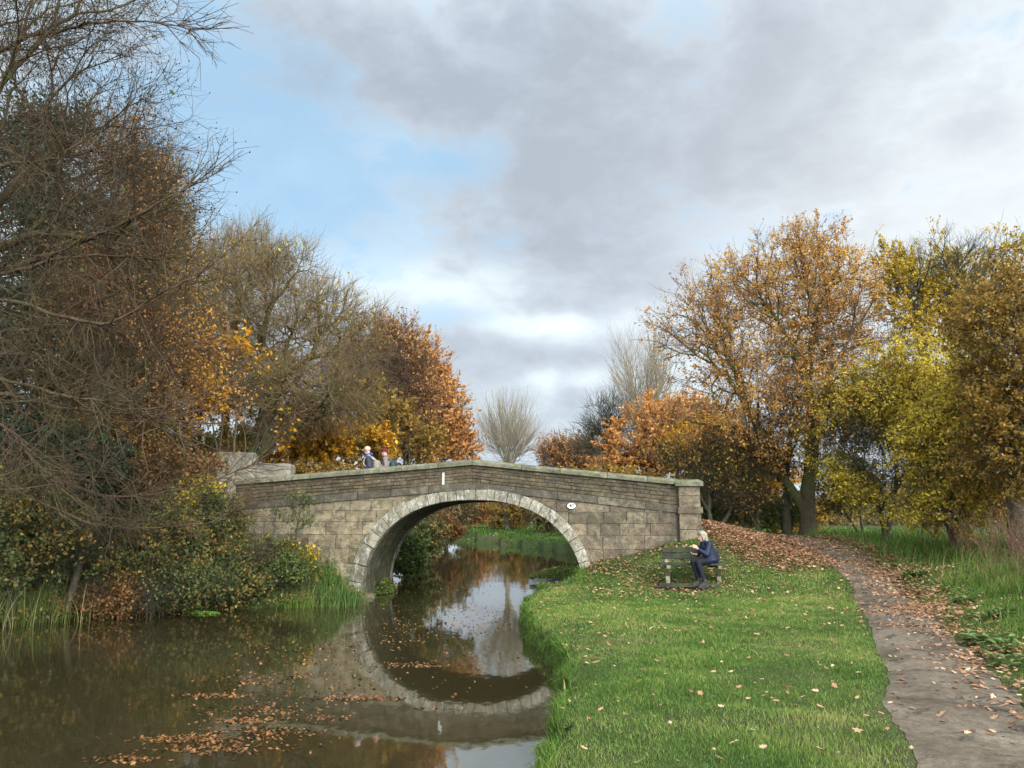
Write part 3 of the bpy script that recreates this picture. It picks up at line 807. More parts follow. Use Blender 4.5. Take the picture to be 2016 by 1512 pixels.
# -- left bank
tree('alder_tree', 'tall bare alder with dark twigs and tiny cones overhanging the water from the far left', 'tree', (-13.6, 15.2, gz(-13.6, 15.2)),
     [Ell(90, 150, 13, 300, 240, 3.5), Ell(-60, 420, 13.2, 380, 200, 3.5), Ell(190, 400, 12.8, 230, 200, 2.5), Ell(80, 700, 13.2, 290, 170, 3), Ell(-100, -150, 13.5, 420, 260, 4), Ell(350, 370, 12.6, 110, 60, 1.2), Ell(-250, 700, 14, 300, 200, 3), Ell(130, 930, 13.4, 250, 90, 1.5), Ell(230, 780, 13.0, 200, 60, 1.5)],
     4600, 1, ex=.46, rt=.21, fork=(-12.6, 14.6, 4.2), bark=BK['alder'], twig=dict(k=5, L=.55, r=.0036, up=.12, b=.7, cone=.2), upb=.12,
     leaf=dict(n=300, s=.10, mat=LF['green'], gap=-2), shell=.5)
ald = [o for o in S.objects if o.name.startswith('alder_tree')][0]
def limbs(root, lines, mat, seed):
    rg_ = np.random.default_rng(seed)
    Mi = Matrix.Translation(root.location).inverted()
    for pts, r0 in lines:
        Q = np.array([atY(px, py, Y) for px, py, Y in pts]); t = np.linspace(0, len(Q) - 1, 26); i = np.minimum(t.astype(int), len(Q) - 2); u = (t - i)[:, None]
        E_ = np.vstack([2*Q[0]-Q[1], Q, 2*Q[-1]-Q[-2]]); a, b, c, d = E_[i], E_[i+1], E_[i+2], E_[i+3]
        P = .5*((2*b)+(-a+c)*u+(2*a-5*b+4*c-d)*u*u+(-a+3*b-3*c+d)*u**3) + rg_.normal(size=(26, 3)) * .012
        v, f = tubes(P[None], np.linspace(r0, .006, 26)[None], 7)
        # side shoots, two generations
        n = 60; k = rg_.integers(5, 25, n); P0 = P[k]; T = nrm(P[np.minimum(k + 1, 25)] - P[k - 1]); D = nrm(T * .8 + rg_.normal(size=(n, 3)) * .55 + (0, 0, .1)); L = rg_.uniform(.35, 1.3, n)[:, None]
        S1 = np.stack([P0, P0 + D * L * .4, P0 + D * L * .75 + rg_.normal(size=(n, 3)) * .05, P0 + D * L + (0, 0, .06)], 1)
        v2, f2 = tubes(S1, np.array([.011, .008, .006, .004])[None] * np.ones((n, 1)), 4)
        m_ = 340; k = rg_.integers(0, n, m_); w = rg_.integers(1, 4, m_); P0 = S1[k, w]; D2 = nrm(D[k] + rg_.normal(size=(m_, 3)) * .6); L2 = rg_.uniform(.12, .5, m_)[:, None]
        S2 = np.stack([P0, P0 + D2 * L2 * .5, P0 + D2 * L2 + rg_.normal(size=(m_, 3)) * .02], 1); v3, f3 = tubes(S2, np.array([.005, .004, .0028])[None] * np.ones((m_, 1)), 3)
        o = mesh_np('limb', np.vstack([v, v2, v3]), [np.vstack([f, f2 + len(v), f3 + len(v) + len(v2)])], mat, root, smooth=True)
limbs(ald, [([(-260, 640, 14), (-40, 550, 13.3), (100, 500, 12.8), (230, 445, 12.4), (330, 390, 12.2), (440, 335, 12)], .075), ([(-200, 560, 14), (0, 540, 13), (120, 508, 12.6), (250, 505, 12.4), (390, 520, 12.2)], .05),
            ([(-220, 650, 13.8), (-20, 590, 12.8), (110, 620, 12.4), (220, 635, 12.2), (330, 570, 12), (400, 540, 12)], .05), ([(-250, 760, 13.6), (0, 775, 12.8), (110, 800, 12.5), (230, 815, 12.4), (380, 830, 12.3)], .055),
            ([(-230, 700, 13.8), (0, 745, 12.6), (130, 780, 12.3), (250, 800, 12.2), (330, 850, 12.2)], .04), ([(-200, 300, 13.8), (0, 100, 13), (120, 60, 12.6), (260, 40, 12.4), (390, 60, 12.2)], .05),
            ([(-200, 420, 13.8), (0, 330, 13), (60, 320, 12.6), (170, 300, 12.4), (300, 250, 12.2)], .05), ([(-160, 780, 13.6), (10, 840, 12.6), (60, 900, 12.4), (120, 960, 12.4)], .032), ([(-100, 820, 15), (150, 960, 15.4), (290, 975, 15.8), (420, 945, 16.2), (530, 900, 16.4)], .04),
            ([(-100, 900, 15), (150, 1020, 15.2), (260, 1040, 15.6), (400, 1030, 16), (470, 1000, 16.2)], .035)], BK['alder'], 77)
tree('evergreen_tree', 'dark evergreen tree filling the gap behind the bare alder branches', 'tree', B(60, 22),
     [Ell(120, 500, 22, 110, 160), Ell(60, 720, 21, 170, 160), Ell(200, 730, 21.5, 90, 140), Ell(40, 330, 22, 80, 140), Ell(190, 520, 22.5, 70, 120), Ell(120, 270, 22, 50, 90)],
     1300, 2, rt=.24, fork=atY(60, 930, 22), bark=BK['dark'], twig=dict(k=3, L=.8, up=-.05), leaf=dict(n=60000, s=.13, mat=LF['evergreen'], gap=-.1, jit=.12, up=.8))
tree('bare_alder_behind', 'second bare alder between the evergreen and the beech with purplish twigs', 'tree', B(180, 19.5),
     [Ell(230, 330, 19.5, 90, 130), Ell(300, 430, 19.5, 80, 130), Ell(200, 600, 19.5, 120, 150), Ell(300, 690, 19.5, 100, 120), Ell(330, 330, 19.5, 40, 60)],
     1800, 102, rt=.17, fork=atY(180, 860, 19.5), bark=BK['alder'], twig=dict(k=5, L=.65, r=.0045, up=.2, b=.5, cone=.05), leaf=dict(n=15000, s=.08, mat=LF['russet'], gap=-.1))
tree('beech_tree', 'brown beech with thinning russet leaves behind the alder', 'tree', B(330, 25),
     [Ell(310, 480, 25, 85, 150), Ell(330, 640, 24, 110, 150), Ell(255, 590, 25, 90, 150), Ell(300, 360, 25, 70, 80), Ell(360, 520, 25, 50, 110)],
     1900, 3, ex=.45, rt=.2, fork=atY(320, 850, 25), bark=BK['red'], twig=dict(k=5, L=.7, up=.2), leaf=dict(n=22000, s=.10, mat=LF['bronze'], gap=-.05))
tree('field_maple', 'field maple with orange and gold leaves left of the bridge blocks', 'tree', B(360, 22),
     [Ell(290, 790, 21.5, 140, 100), Ell(380, 700, 22, 85, 120), Ell(420, 780, 21.5, 80, 55), Ell(220, 860, 21, 90, 60), Ell(300, 640, 22, 90, 90)],
     1500, 4, ex=.45, rt=.12, bark=BK['oak'], twig=dict(k=4, L=.55, up=.15), leaf=[dict(n=10000, s=.095, mat=LF['russet'], gap=-.1, name='crown'), dict(n=8000, s=.10, mat=LF['amber'], gap=.0, name='golden_crown')])
tree('golden_maple', 'young maple with bright amber leaves in front of the fan-shaped bare tree', 'tree', B(455, 23.5),
     [Ell(455, 700, 23.5, 60, 50), Ell(480, 770, 23.5, 50, 60), Ell(410, 740, 23.5, 55, 70), Ell(520, 860, 23.5, 50, 40)],
     380, 5, rt=.07, bark=BK['oak'], twig=dict(k=3, L=.45), leaf=dict(n=5200, s=.15, mat=LF['amber'], gap=.12, up=1))
tree('bare_hornbeam', 'big bare tree fanning its many limbs up and right over the bridge', 'tree', B(475, 26.5),
     [Ell(500, 620, 26.5, 110, 170), Ell(620, 640, 26.5, 100, 90), Ell(690, 690, 26, 80, 90), Ell(560, 530, 27, 90, 60), Ell(600, 780, 26, 170, 80), Ell(740, 615, 26.5, 45, 30), Ell(650, 590, 26.5, 60, 40)],
     2500, 6, ex=.44, ff=(.3, .5), rt=.22, fork=atY(480, 950, 26.5), bark=BK['mossy'], twig=dict(k=6, L=.7, r=.0065, up=.2, b=.55, mat=BK['hornbeam']), upb=.18, leaf=dict(n=3500, s=.10, mat=LF['yellow'], gap=.15), thick=.018)
tree('ivy_clad_tree', 'upright bare tree with ivy round its limbs behind the golden maple', 'tree', B(440, 29),
     [Ell(430, 560, 29, 65, 130), Ell(480, 510, 29.5, 85, 75), Ell(420, 700, 29, 80, 130), Ell(520, 760, 29, 80, 90)],
     1300, 7, ex=.44, ff=(.3, .48), rt=.17, fork=atY(440, 900, 29), bark=BK['mossy'], twig=dict(k=6, L=.75, r=.007, up=.3, b=.5, mat=BK['hornbeam']), upb=.35, leaf=dict(n=20000, s=.13, mat=LF['evergreen'], gap=.12, fn=lambda C, r: (C[:, 2] < 8.5)))
tree('sycamore', 'low sycamore glowing with yellow leaves behind the walkers on the bridge', 'tree', B(610, 30),
     [Ell(640, 875, 29.5, 90, 45), Ell(720, 880, 30, 60, 40), Ell(590, 840, 30, 60, 40), Ell(560, 900, 29, 60, 30)],
     800, 8, rt=.13, bark=BK['dark'], twig=dict(k=3, L=.6), leaf=[dict(n=9000, s=.19, mat=LF['amber'], gap=-.1, up=1.2), dict(n=5000, s=.16, mat=LF['bronze'], gap=.0, name='green_crown')])
tree('olive_thicket_tree', 'olive brown small tree between the sycamore and the copper beech', 'tree', B(770, 33),
     [Ell(770, 840, 33, 80, 60), Ell(830, 870, 33, 60, 40), Ell(720, 800, 33, 60, 50)],
     700, 9, rt=.12, bark=BK['dark'], twig=dict(k=3, L=.6), leaf=dict(n=7000, s=.15, mat=LF['bronze'], gap=-.2))
tree('brown_twiggy_tree', 'brown twiggy tree nearly bare above the walkers', 'tree', B(760, 35),
     [Ell(740, 740, 35, 90, 110), Ell(800, 740, 35, 60, 100), Ell(680, 760, 35, 70, 90), Ell(770, 660, 35, 50, 50), Ell(830, 800, 35, 40, 60)],
     1700, 10, ex=.45, rt=.18, fork=atY(750, 930, 35), bark=BK['red'], twig=dict(k=5, L=.8, r=.009, up=.2, b=.6), leaf=dict(n=14000, s=.13, mat=LF['russet'], gap=-.1))
tree('copper_beech', 'rounded copper coloured beech sloping down to the crown of the bridge', 'tree', B(830, 42),
     [Ell(850, 830, 42, 65, 95), Ell(820, 740, 42, 50, 85), Ell(897, 880, 42, 42, 45), Ell(770, 800, 43, 60, 120), Ell(870, 770, 42, 26, 50), Ell(880, 830, 42, 40, 55)],
     1900, 11, rt=.24, fork=atY(830, 960, 42), bark=BK['red'], twig=dict(k=4, L=.9, r=.009, up=.3), leaf=dict(n=48000, s=.17, mat=LF['copper'], gap=-.35, fn=lambda C, r: r.random(len(C)) < np.clip((C[:, 0] + 8.6) / 3.6, .3, 1)))
# -- distance, seen over the bridge
tree('bare_willow', 'pale bare willow fanned out like a brush above the bridge crown', 'tree', B(1000, 84, 1030),
     [Ell(1000, 838, 84, 50, 50, 6), Ell(978, 875, 84, 40, 45, 5), Ell(1024, 875, 84, 38, 45, 5)],
     420, 12, ex=.42, rt=.26, fork=atY(1000, 950, 84), bark=BK['pale'], twig=dict(k=4, L=2.4, r=.014, up=.8, b=.25), upb=.6, wob=.01, ff=(.10, .25), thick=.03)
tree('pink_oak', 'small pinkish russet oak just right of the pale willow', 'tree', B(1105, 75, 1040),
     [Ell(1100, 900, 75, 42, 38), Ell(1135, 905, 75, 35, 38), Ell(1170, 900, 75, 30, 30)],
     800, 13, rt=.2, bark=BK['red'], twig=dict(k=4, L=1.2, r=.016), leaf=dict(n=8000, s=.24, mat=LF['russet'], gap=-.3))
tree('crooked_bare_tree', 'crooked dark bare tree between the russet oak and the tall poplar', 'tree', B(1195, 62, 1040),
     [Ell(1185, 840, 62, 38, 60), Ell(1160, 870, 62, 40, 40), Ell(1215, 830, 62, 30, 60)],
     600, 14, rt=.26, fork=atY(1200, 920, 62), bark=BK['dark'], twig=dict(k=4, L=1.1, r=.013), leaf=dict(n=2600, s=.2, mat=LF['evergreen'], gap=0, fn=lambda C, r: C[:, 2] < 7.2), wob=.05)
tree('bare_poplar', 'tall pale bare poplar with upright branches left of the big oak', 'tree', B(1270, 60, 1040),
     [Ell(1262, 735, 60, 62, 95, 4), Ell(1275, 810, 60, 50, 80, 4), Ell(1235, 770, 60, 40, 80, 3), Ell(1300, 740, 60, 40, 90, 3)],
     430, 15, ex=.42, rt=.26, fork=atY(1270, 930, 60), bark=BK['pale'], twig=dict(k=4, L=1.7, r=.012, up=.7, b=.3), upb=.5, ff=(.12, .28), thick=.03)
# -- right bank
tree('orange_oak', 'bright orange rounded oak rising behind the right half of the parapet', 'tree', B(1310, 44),
     [Ell(1300, 860, 44, 95, 65), Ell(1250, 900, 44, 65, 50), Ell(1360, 850, 44, 80, 65), Ell(1210, 910, 44, 35, 30)],
     1100, 16, rt=.26, bark=BK['oak'], twig=dict(k=4, L=.9, r=.008), leaf=dict(n=38000, s=.19, mat=LF['copper'], gap=-.3))
tree('amber_oak', 'amber oak seen between the dark trunks beside the bridge end', 'tree', B(1440, 38),
     [Ell(1440, 950, 38, 85, 70), Ell(1500, 930, 38, 60, 70), Ell(1400, 880, 38, 90, 50)],
     900, 17, rt=.2, bark=BK['oak'], twig=dict(k=4, L=.7, r=.007), leaf=dict(n=26000, s=.17, mat=LF['amber'], gap=-.15))
tree('dark_thorn', 'dark olive thorn tree leaning over the right end of the parapet', 'tree', B(1410, 25.5),
     [Ell(1390, 920, 26, 75, 70), Ell(1440, 960, 26, 60, 70), Ell(1330, 900, 26, 60, 35), Ell(1480, 900, 26, 60, 60)],
     1000, 18, rt=.10, bark=BK['dark'], twig=dict(k=4, L=.5, r=.005), leaf=dict(n=6000, s=.10, mat=LF['bronze'], gap=-.1))
tree('bridge_end_shrub', 'dense shrub in shade against the bridge end pilaster', 'shrub', B(1430, 27),
     [Ell(1420, 1005, 27, 45, 40), Ell(1490, 1010, 27, 50, 35), Ell(1540, 1010, 28, 40, 30)],
     500, 19, rt=.04, bark=BK['dark'], twig=dict(k=4, L=.4, r=.005), leaf=dict(n=9000, s=.11, mat=LF['green'], gap=-.2))
tree('big_oak', 'big spreading oak with tawny leaves and a forked trunk beside the path', 'tree', B(1592, 26),
     [Ell(1545, 600, 26, 190, 150), Ell(1390, 650, 25.5, 125, 150), Ell(1680, 640, 26.5, 120, 160), Ell(1560, 790, 25.5, 210, 140), Ell(1700, 780, 26, 80, 90), Ell(1380, 830, 25, 110, 60), Ell(1580, 500, 26, 90, 75), Ell(1300, 640, 25.5, 45, 60)],
     2600, 20, ex=.46, ff=(.28, .46), rt=.27, fork=atY(1590, 1022, 26), trunk_r0=.44, bark=BK['mossy'], twig=dict(k=5, L=.5, r=.0055, up=.2, b=.6, mat=BK['red']), upb=.22,
     leaf=dict(n=78000, s=.088, mat=LF['oakleaf'], gap=-.25, cl=.8, fn=lambda C, r: r.random(len(C)) < np.clip(.38 + (C[:, 0] - 5) * .075, .3, 1)), thick=.018)
tree('leaning_young_oak', 'slender dark tree leaning beside the big oak trunk', 'tree', B(1550, 26.5),
     [Ell(1500, 880, 26.5, 80, 90), Ell(1560, 840, 26.5, 60, 120), Ell(1440, 900, 26, 60, 60)],
     700, 21, rt=.13, fork=atY(1548, 960, 26.5), bark=BK['dark'], twig=dict(k=4, L=.5, r=.005), leaf=dict(n=5000, s=.10, mat=LF['oakleaf'], gap=-.1))
tree('many_stemmed_thorn', 'tangle of thin bare stems leaning left of the oak trunks', 'tree', B(1500, 25.5),
     [Ell(1470, 960, 25.5, 70, 60), Ell(1420, 900, 25.5, 50, 60)],
     500, 22, rt=.06, bark=BK['dark'], twig=dict(k=4, L=.5, r=.005), leaf=dict(n=1800, s=.1, mat=LF['bronze'], gap=0))
tree('yellow_ash', 'tall tree with lemon yellow leaves and black limbs behind the oak', 'tree', B(1830, 36),
     [Ell(1850, 530, 36, 110, 75), Ell(1800, 610, 36, 90, 120), Ell(1910, 620, 36, 80, 120), Ell(1950, 510, 36, 80, 70), Ell(1760, 520, 36, 50, 60)],
     1100, 23, ex=.45, rt=.28, fork=atY(1840, 860, 36), bark=BK['dark'], twig=dict(k=4, L=.7, r=.007, up=.3), leaf=dict(n=34000, s=.15, mat=LF['yellow'], gap=.0, cl=.4), upb=.3)
tree('hazel', 'arching hazel with yellow olive leaves right of the oak', 'tree', B(1740, 23.5),
     [Ell(1690, 850, 23.5, 100, 120), Ell(1790, 780, 23.5, 110, 120), Ell(1700, 960, 23, 60, 50), Ell(1800, 930, 23, 90, 80), Ell(1860, 820, 23.5, 80, 110)],
     2300, 24, rt=.10, bark=BK['dark'], twig=dict(k=4, L=.5, r=.005), leaf=dict(n=70000, s=.088, mat=LF['olive'], gap=-.25))
tree('willow_scrub', 'leaning willow scrub with sparse yellow leaves over the far verge', 'shrub', B(1700, 27),
     [Ell(1660, 950, 27, 70, 60), Ell(1640, 1000, 27, 50, 30)],
     500, 25, rt=.06, bark=BK['dark'], twig=dict(k=4, L=.5, r=.005), leaf=dict(n=4500, s=.09, mat=LF['olive'], gap=-.1))
tree('hazel', 'second olive hazel thicket with dark upright stems nearer the right edge', 'tree', B(1870, 20.5),
     [Ell(1880, 880, 20.5, 110, 120), Ell(1870, 980, 20, 110, 60), Ell(1940, 780, 20.5, 80, 100)],
     1600, 26, rt=.11, bark=BK['dark'], twig=dict(k=4, L=.45, r=.005), leaf=dict(n=56000, s=.085, mat=LF['olive'], gap=-.3))
tree('bronze_field_maple', 'dark bronze leaved tree cut off by the right edge of the view', 'tree', B(2010, 17.5),
     [Ell(1965, 640, 17.5, 95, 120, 2.0), Ell(2040, 800, 17, 120, 150, 2.2), Ell(2080, 560, 17.5, 110, 110, 2), Ell(1990, 900, 17.5, 90, 110, 2), Ell(2130, 800, 17.5, 120, 200, 2)],
     1900, 27, rt=.19, fork=atY(2000, 930, 17.5), bark=BK['dark'], twig=dict(k=4, L=.45, r=.004), leaf=dict(n=62000, s=.085, mat=LF['bronze'], gap=-.4))
# -- beyond the arch
for i, (px, Y, cy, rx, ry, lf, nm, lb) in enumerate([
    (880, 70, 1000, 60, 50, 'farwood', 'brown_maple', 'brown maple seen through the arch near its crown'),
    (930, 92, 1000, 42, 34, 'russet', 'orange_maple', 'orange maple glimpsed through the top of the arch'),
    (1010, 84, 1008, 50, 34, 'bronze', 'brown_oak', 'brown oak standing on the far bank through the arch'),
    (1085, 72, 1006, 55, 36, 'farwood', 'olive_oak', 'dark olive tree through the right side of the arch'),
    (1150, 62, 1000, 60, 45, 'green', 'green_oak', 'dark green tree hidden partly by the right haunch of the arch')]):
    tree(nm, lb, 'tree', B(px, Y, 1050), [Ell(px, cy, Y, rx, ry, 3), Ell(px + 12, cy - 12, Y, rx * .7, ry, 3)], 450, 40 + i, rt=.2, bark=BK['dark'], fork=atY(px, 1035, Y), twig=dict(k=3, L=.9, r=.012), leaf=dict(n=9000, s=.27, mat=LF[lf], gap=-.3))
def shrub(name, lb, px, Y, cy, rx, ry, mat, n, nl, s, seed, rt=.035, L=.35, ry_d=None, gap=-.3, bark='dark', cat='shrub', by=None, r=.0035, b2=None, **kw):
    bx = atY(px, 1100, Y); base = (bx[0], bx[1], gz(bx[0], bx[1]))
    env = [Ell(px, cy, Y, rx, ry, ry_d)] + ([Ell(*e) for e in b2] if b2 else [])
    return tree(name, lb, cat, base, env, n, seed, rt=rt, bark=BK[bark], twig=dict(k=3, L=L, r=r, up=.1, b=.8), leaf=dict(n=nl, s=s, mat=LF[mat], gap=gap, jit=.06, up=.6), upb=.1, **kw)
shrub('bank_shrub', 'green shrub on the left bank just past the arch', 800, 27, 1085, 40, 48, 'green', 350, 7000, .11, 60)
shrub('bank_shrub', 'rust and green shrub farther along the left bank through the arch', 835, 34, 1062, 45, 38, 'bramble', 400, 8000, .12, 61)
shrub('bank_shrub', 'orange brown shrub where the canal bends beyond the arch', 870, 48, 1040, 45, 28, 'fernbrown', 300, 6000, .16, 62)
shrub('bank_shrub', 'olive shrub behind the arch crown on the left bank', 850, 58, 1020, 60, 40, 'farwood', 300, 7000, .2, 63)
shrub('bridge_hedge', 'low leafy hedge behind the left parapet under the sycamore', 640, 28, 945, 110, 26, 'bronze', 700, 15000, .12, 64)
shrub('bridge_hedge', 'shady hedge behind the tall concrete block', 440, 27, 900, 70, 60, 'bronze', 500, 11000, .13, 59)
shrub('bridge_hedge', 'rust coloured hedge behind the parapet below the copper beech', 830, 36, 950, 110, 32, 'bramble', 500, 11000, .14, 65)
shrub('bridge_hedge', 'brown hedge behind the right parapet below the orange oak', 1180, 40, 955, 130, 35, 'bronze', 600, 13000, .15, 66)
shrub('bridge_hedge', 'dark hedge behind the pilaster at the right end of the bridge', 1400, 33, 985, 90, 60, 'bramble', 700, 15000, .14, 67)
shrub('bridge_hedge', 'shaded hedge seen between the forked oak trunks', 1540, 36, 1010, 90, 40, 'bronze', 500, 10000, .14, 68)
# undergrowth on the left bank
shrub('bramble_thicket', 'dark bramble thicket at the far left edge above the reeds', 40, 15.8, 1040, 130, 120, 'bramble', 700, 12000, .085, 70, ry_d=1.2)
shrub('bramble_thicket', 'ivy green thicket beneath the alder left of the leaning dead stem', 130, 17.0, 1090, 90, 90, 'green', 600, 12000, .085, 71, ry_d=1.0)
shrub('bramble_thicket', 'rusty bramble thicket right of the leaning dead stem', 270, 17.6, 1060, 110, 100, 'bramble', 800, 15000, .08, 72, ry_d=1.1)
shrub('bramble_thicket', 'low green bramble trailing over the dark overhang of the bank', 340, 17.4, 1150, 110, 45, 'bramble', 500, 9000, .075, 73, ry_d=.7)
shrub('bramble_thicket', 'tall mixed bramble hiding the left end of the bridge wall', 420, 19.4, 1060, 60, 90, 'bramble', 700, 12000, .08, 74, ry_d=.9)
shrub('bramble_thicket', 'bushy bramble mound in front of the left spandrel', 505, 19.2, 1125, 75, 55, 'bramble', 700, 12000, .075, 75, ry_d=.7)
shrub('bramble_thicket', 'small bramble clump between the mound and the reeds', 575, 19.2, 1140, 40, 40, 'green', 350, 6000, .07, 76, ry_d=.5)
shrub('bramble_thicket', 'ochre bramble spilling over the bank edge between the mound and the cress', 455, 18.6, 1150, 70, 38, 'bramble', 450, 8000, .075, 85, ry_d=.5)
shrub('bramble_thicket', 'olive bramble against the lowest courses of the left spandrel', 535, 19.6, 1120, 60, 50, 'bramble', 450, 8000, .075, 86, ry_d=.5)
shrub('bramble_thicket', 'trailing rusty bramble just above the dark bank between ferns and mound', 285, 17.0, 1175, 70, 30, 'fernbrown', 300, 4500, .07, 87, ry_d=.4)
shrub('fern_clump', 'brown fern clump above the water under the alder', 200, 16.9, 1170, 80, 40, 'fernbrown', 350, 7000, .07, 77, ry_d=.5)
shrub('yellow_leaved_shrub', 'small shrub with lemon yellow leaves against the spandrel by the arch', 585, 19.7, 1105, 36, 26, 'yellow', 200, 1500, .085, 78, ry_d=.4, gap=0)
shrub('rusty_shrub', 'rust orange shrub below the concrete blocks', 330, 20.6, 930, 110, 70, 'fernbrown', 700, 10000, .09, 79, b2=[(400, 1000, 20.6, 40, 40)])
shrub('laurel', 'dark glossy evergreen shrub below the alder limbs', 90, 18.5, 920, 150, 90, 'evergreen', 600, 16000, .12, 80)
shrub('privet', 'dull green shrub filling the shade behind the hawthorn', 300, 24, 900, 150, 70, 'green', 600, 14000, .11, 83)
shrub('privet', 'dull green shrub low behind the ivy thicket', 180, 22, 990, 190, 80, 'green', 700, 15000, .11, 84)
shrub('hawthorn', 'hawthorn with olive and brown leaves behind the rusty shrub', 210, 20.5, 850, 120, 90, 'bronze', 800, 12000, .09, 81)
shrub('elder', 'pale green elder shrub beside the dark end of the bridge', 385, 20.3, 985, 50, 40, 'olive', 300, 4500, .09, 82)
# sapling in front of the left spandrel
s0 = bl(-4.9, -.75); zb = gz(*s0)
tree('sapling', 'thin green leaved sapling growing up the left spandrel of the bridge', 'sapling', (s0[0], s0[1], zb),
     [Ell(590, 985, 20.1, 26, 22, .3), Ell(560, 1015, 20.1, 20, 18, .3), Ell(600, 1030, 20.1, 18, 18, .3)], 70, 90, rt=.022, fork=atY(583, 1060, 20.1), bark=BK['dark'],
     twig=dict(k=3, L=.22, r=.003), leaf=dict(n=340, s=.075, mat=LF['green'], gap=-.5), thick=.009)
# leaning dead stem
def pole(name, pts, rad, mat, lb, cat):
    P = np.array(pts, float)[None]; R = np.array(rad, float)[None]
    v, f = tubes(P, R, 8); o = mesh_np(name, v, [f], mat, smooth=True); tag(o, lb, cat); return o
a_, b_ = atY(135, 1170, 16.6), atY(172, 1050, 17.4)
pole('dead_stem', [a_ - (0, 0, .4), (a_ + b_) / 2 + (.04, 0, 0), b_, b_ + (.25, .2, .5)], [.085, .08, .07, .05], BK['oak'], 'thick brown dead stem leaning right out of the brambles', 'dead trunk')

# far wood on the horizon
rg = np.random.default_rng(31)
def scatter_mass(name, C, s, mat, kind='stuff', up=.4, v=None):
    vv, f = leaves(C, s, rg, up); return mesh_np(name, vv, [f], mat, attrs={'v': np.repeat(v if v is not None else np.clip(rg.normal(.5, .2, len(C)), 0, 1), 4)}, kind=kind)
n = 60000; X = rg.uniform(-90, 150, n); Y = rg.uniform(115, 150, n)
hh = 5.5 + 2.5 * np.sin(X * .11) + 1.6 * np.sin(X * .31 + 1) + 1.0 * np.sin(X * .83)
Z = .5 + hh * rg.uniform(0, 1, n) ** .8
o = scatter_mass('distant_woodland', np.stack([X, Y, Z], -1), .75, LF['farwood']); tag(o, 'distant autumn woodland closing the horizon', 'woodland')

# ------------------------------------------------------------------ grass
def blades(X, Y, h, w, rng, zoff=0, lean=.5):
    n = len(X); Z = HZ(X, Y) - .01 + zoff
    az = rng.uniform(0, 2 * PI, n); ln = rng.uniform(.1, 1, n) * lean * h; dx, dy = np.cos(az) * ln, np.sin(az) * ln
    fa = rng.uniform(0, 2 * PI, n); wx, wy = np.cos(fa) * w * .5, np.sin(fa) * w * .5
    V = np.empty((n, 5, 3)); B_ = np.stack([X, Y, Z], -1)
    W = np.stack([wx, wy, np.zeros(n)], -1)
    V[:, 0] = B_ - W; V[:, 1] = B_ + W
    M_ = B_ + np.stack([dx * .35, dy * .35, h * .6], -1); V[:, 2] = M_ + W * .75; V[:, 3] = M_ - W * .75
    V[:, 4] = B_ + np.stack([dx, dy, h], -1)
    i = np.arange(n)[:, None] * 5
    return V.reshape(-1, 3), i + np.array([[0, 1, 2, 3]]), i + np.array([[3, 2, 4]])
def in_bridge(X, Y):
    s = (X - B0[0]) * EX[0] + (Y - B0[1]) * EX[1]; d = (X - B0[0]) * EY[0] + (Y - B0[1]) * EY[1]
    return (s > -6.7) & (s < 6.2) & (d > -.02) & (d < BW), s, d
def litter(X, Y, sdp):
    """share of ground hidden by fallen leaves"""
    a = np.clip(1 - np.hypot((X - 6.9) / 2.3, (Y - 21.4) / 3.2) ** 2, 0, 1) * 2.6
    a = np.maximum(a, np.exp(-((X - 5.5) / 1.2) ** 2 - ((Y - 20.0) / 1.1) ** 2) * .9)
    er_ = np.interp(Y, B_[:, 1][:150], B_[:, 0][:150])
    band = np.exp(-((X - er_ - .0) / (.32 + .02 * Y)) ** 2) * np.clip((Y - 5) / 9, .12, 1) * (Y < 27)
    a = np.maximum(a, band)
    a = np.maximum(a, .35 * np.exp(-((X - 3.8) / 1.7) ** 2 - ((Y - 18.6) / 1.3) ** 2))
    a = np.maximum(a, np.clip((Y - 17) / 8, 0, .6) * (sdp < 0))
    a = np.maximum(a, np.clip((Y - 18.5) / 3, 0, .5) * (X > 1.9) * (X < 10))
    return np.clip(a + .010 + .035 * np.clip((Y - 9) / 7, 0, 1), 0, 1)
rg = np.random.default_rng(5)
VV, FA, FB, AT, off = [], [], [], [], 0
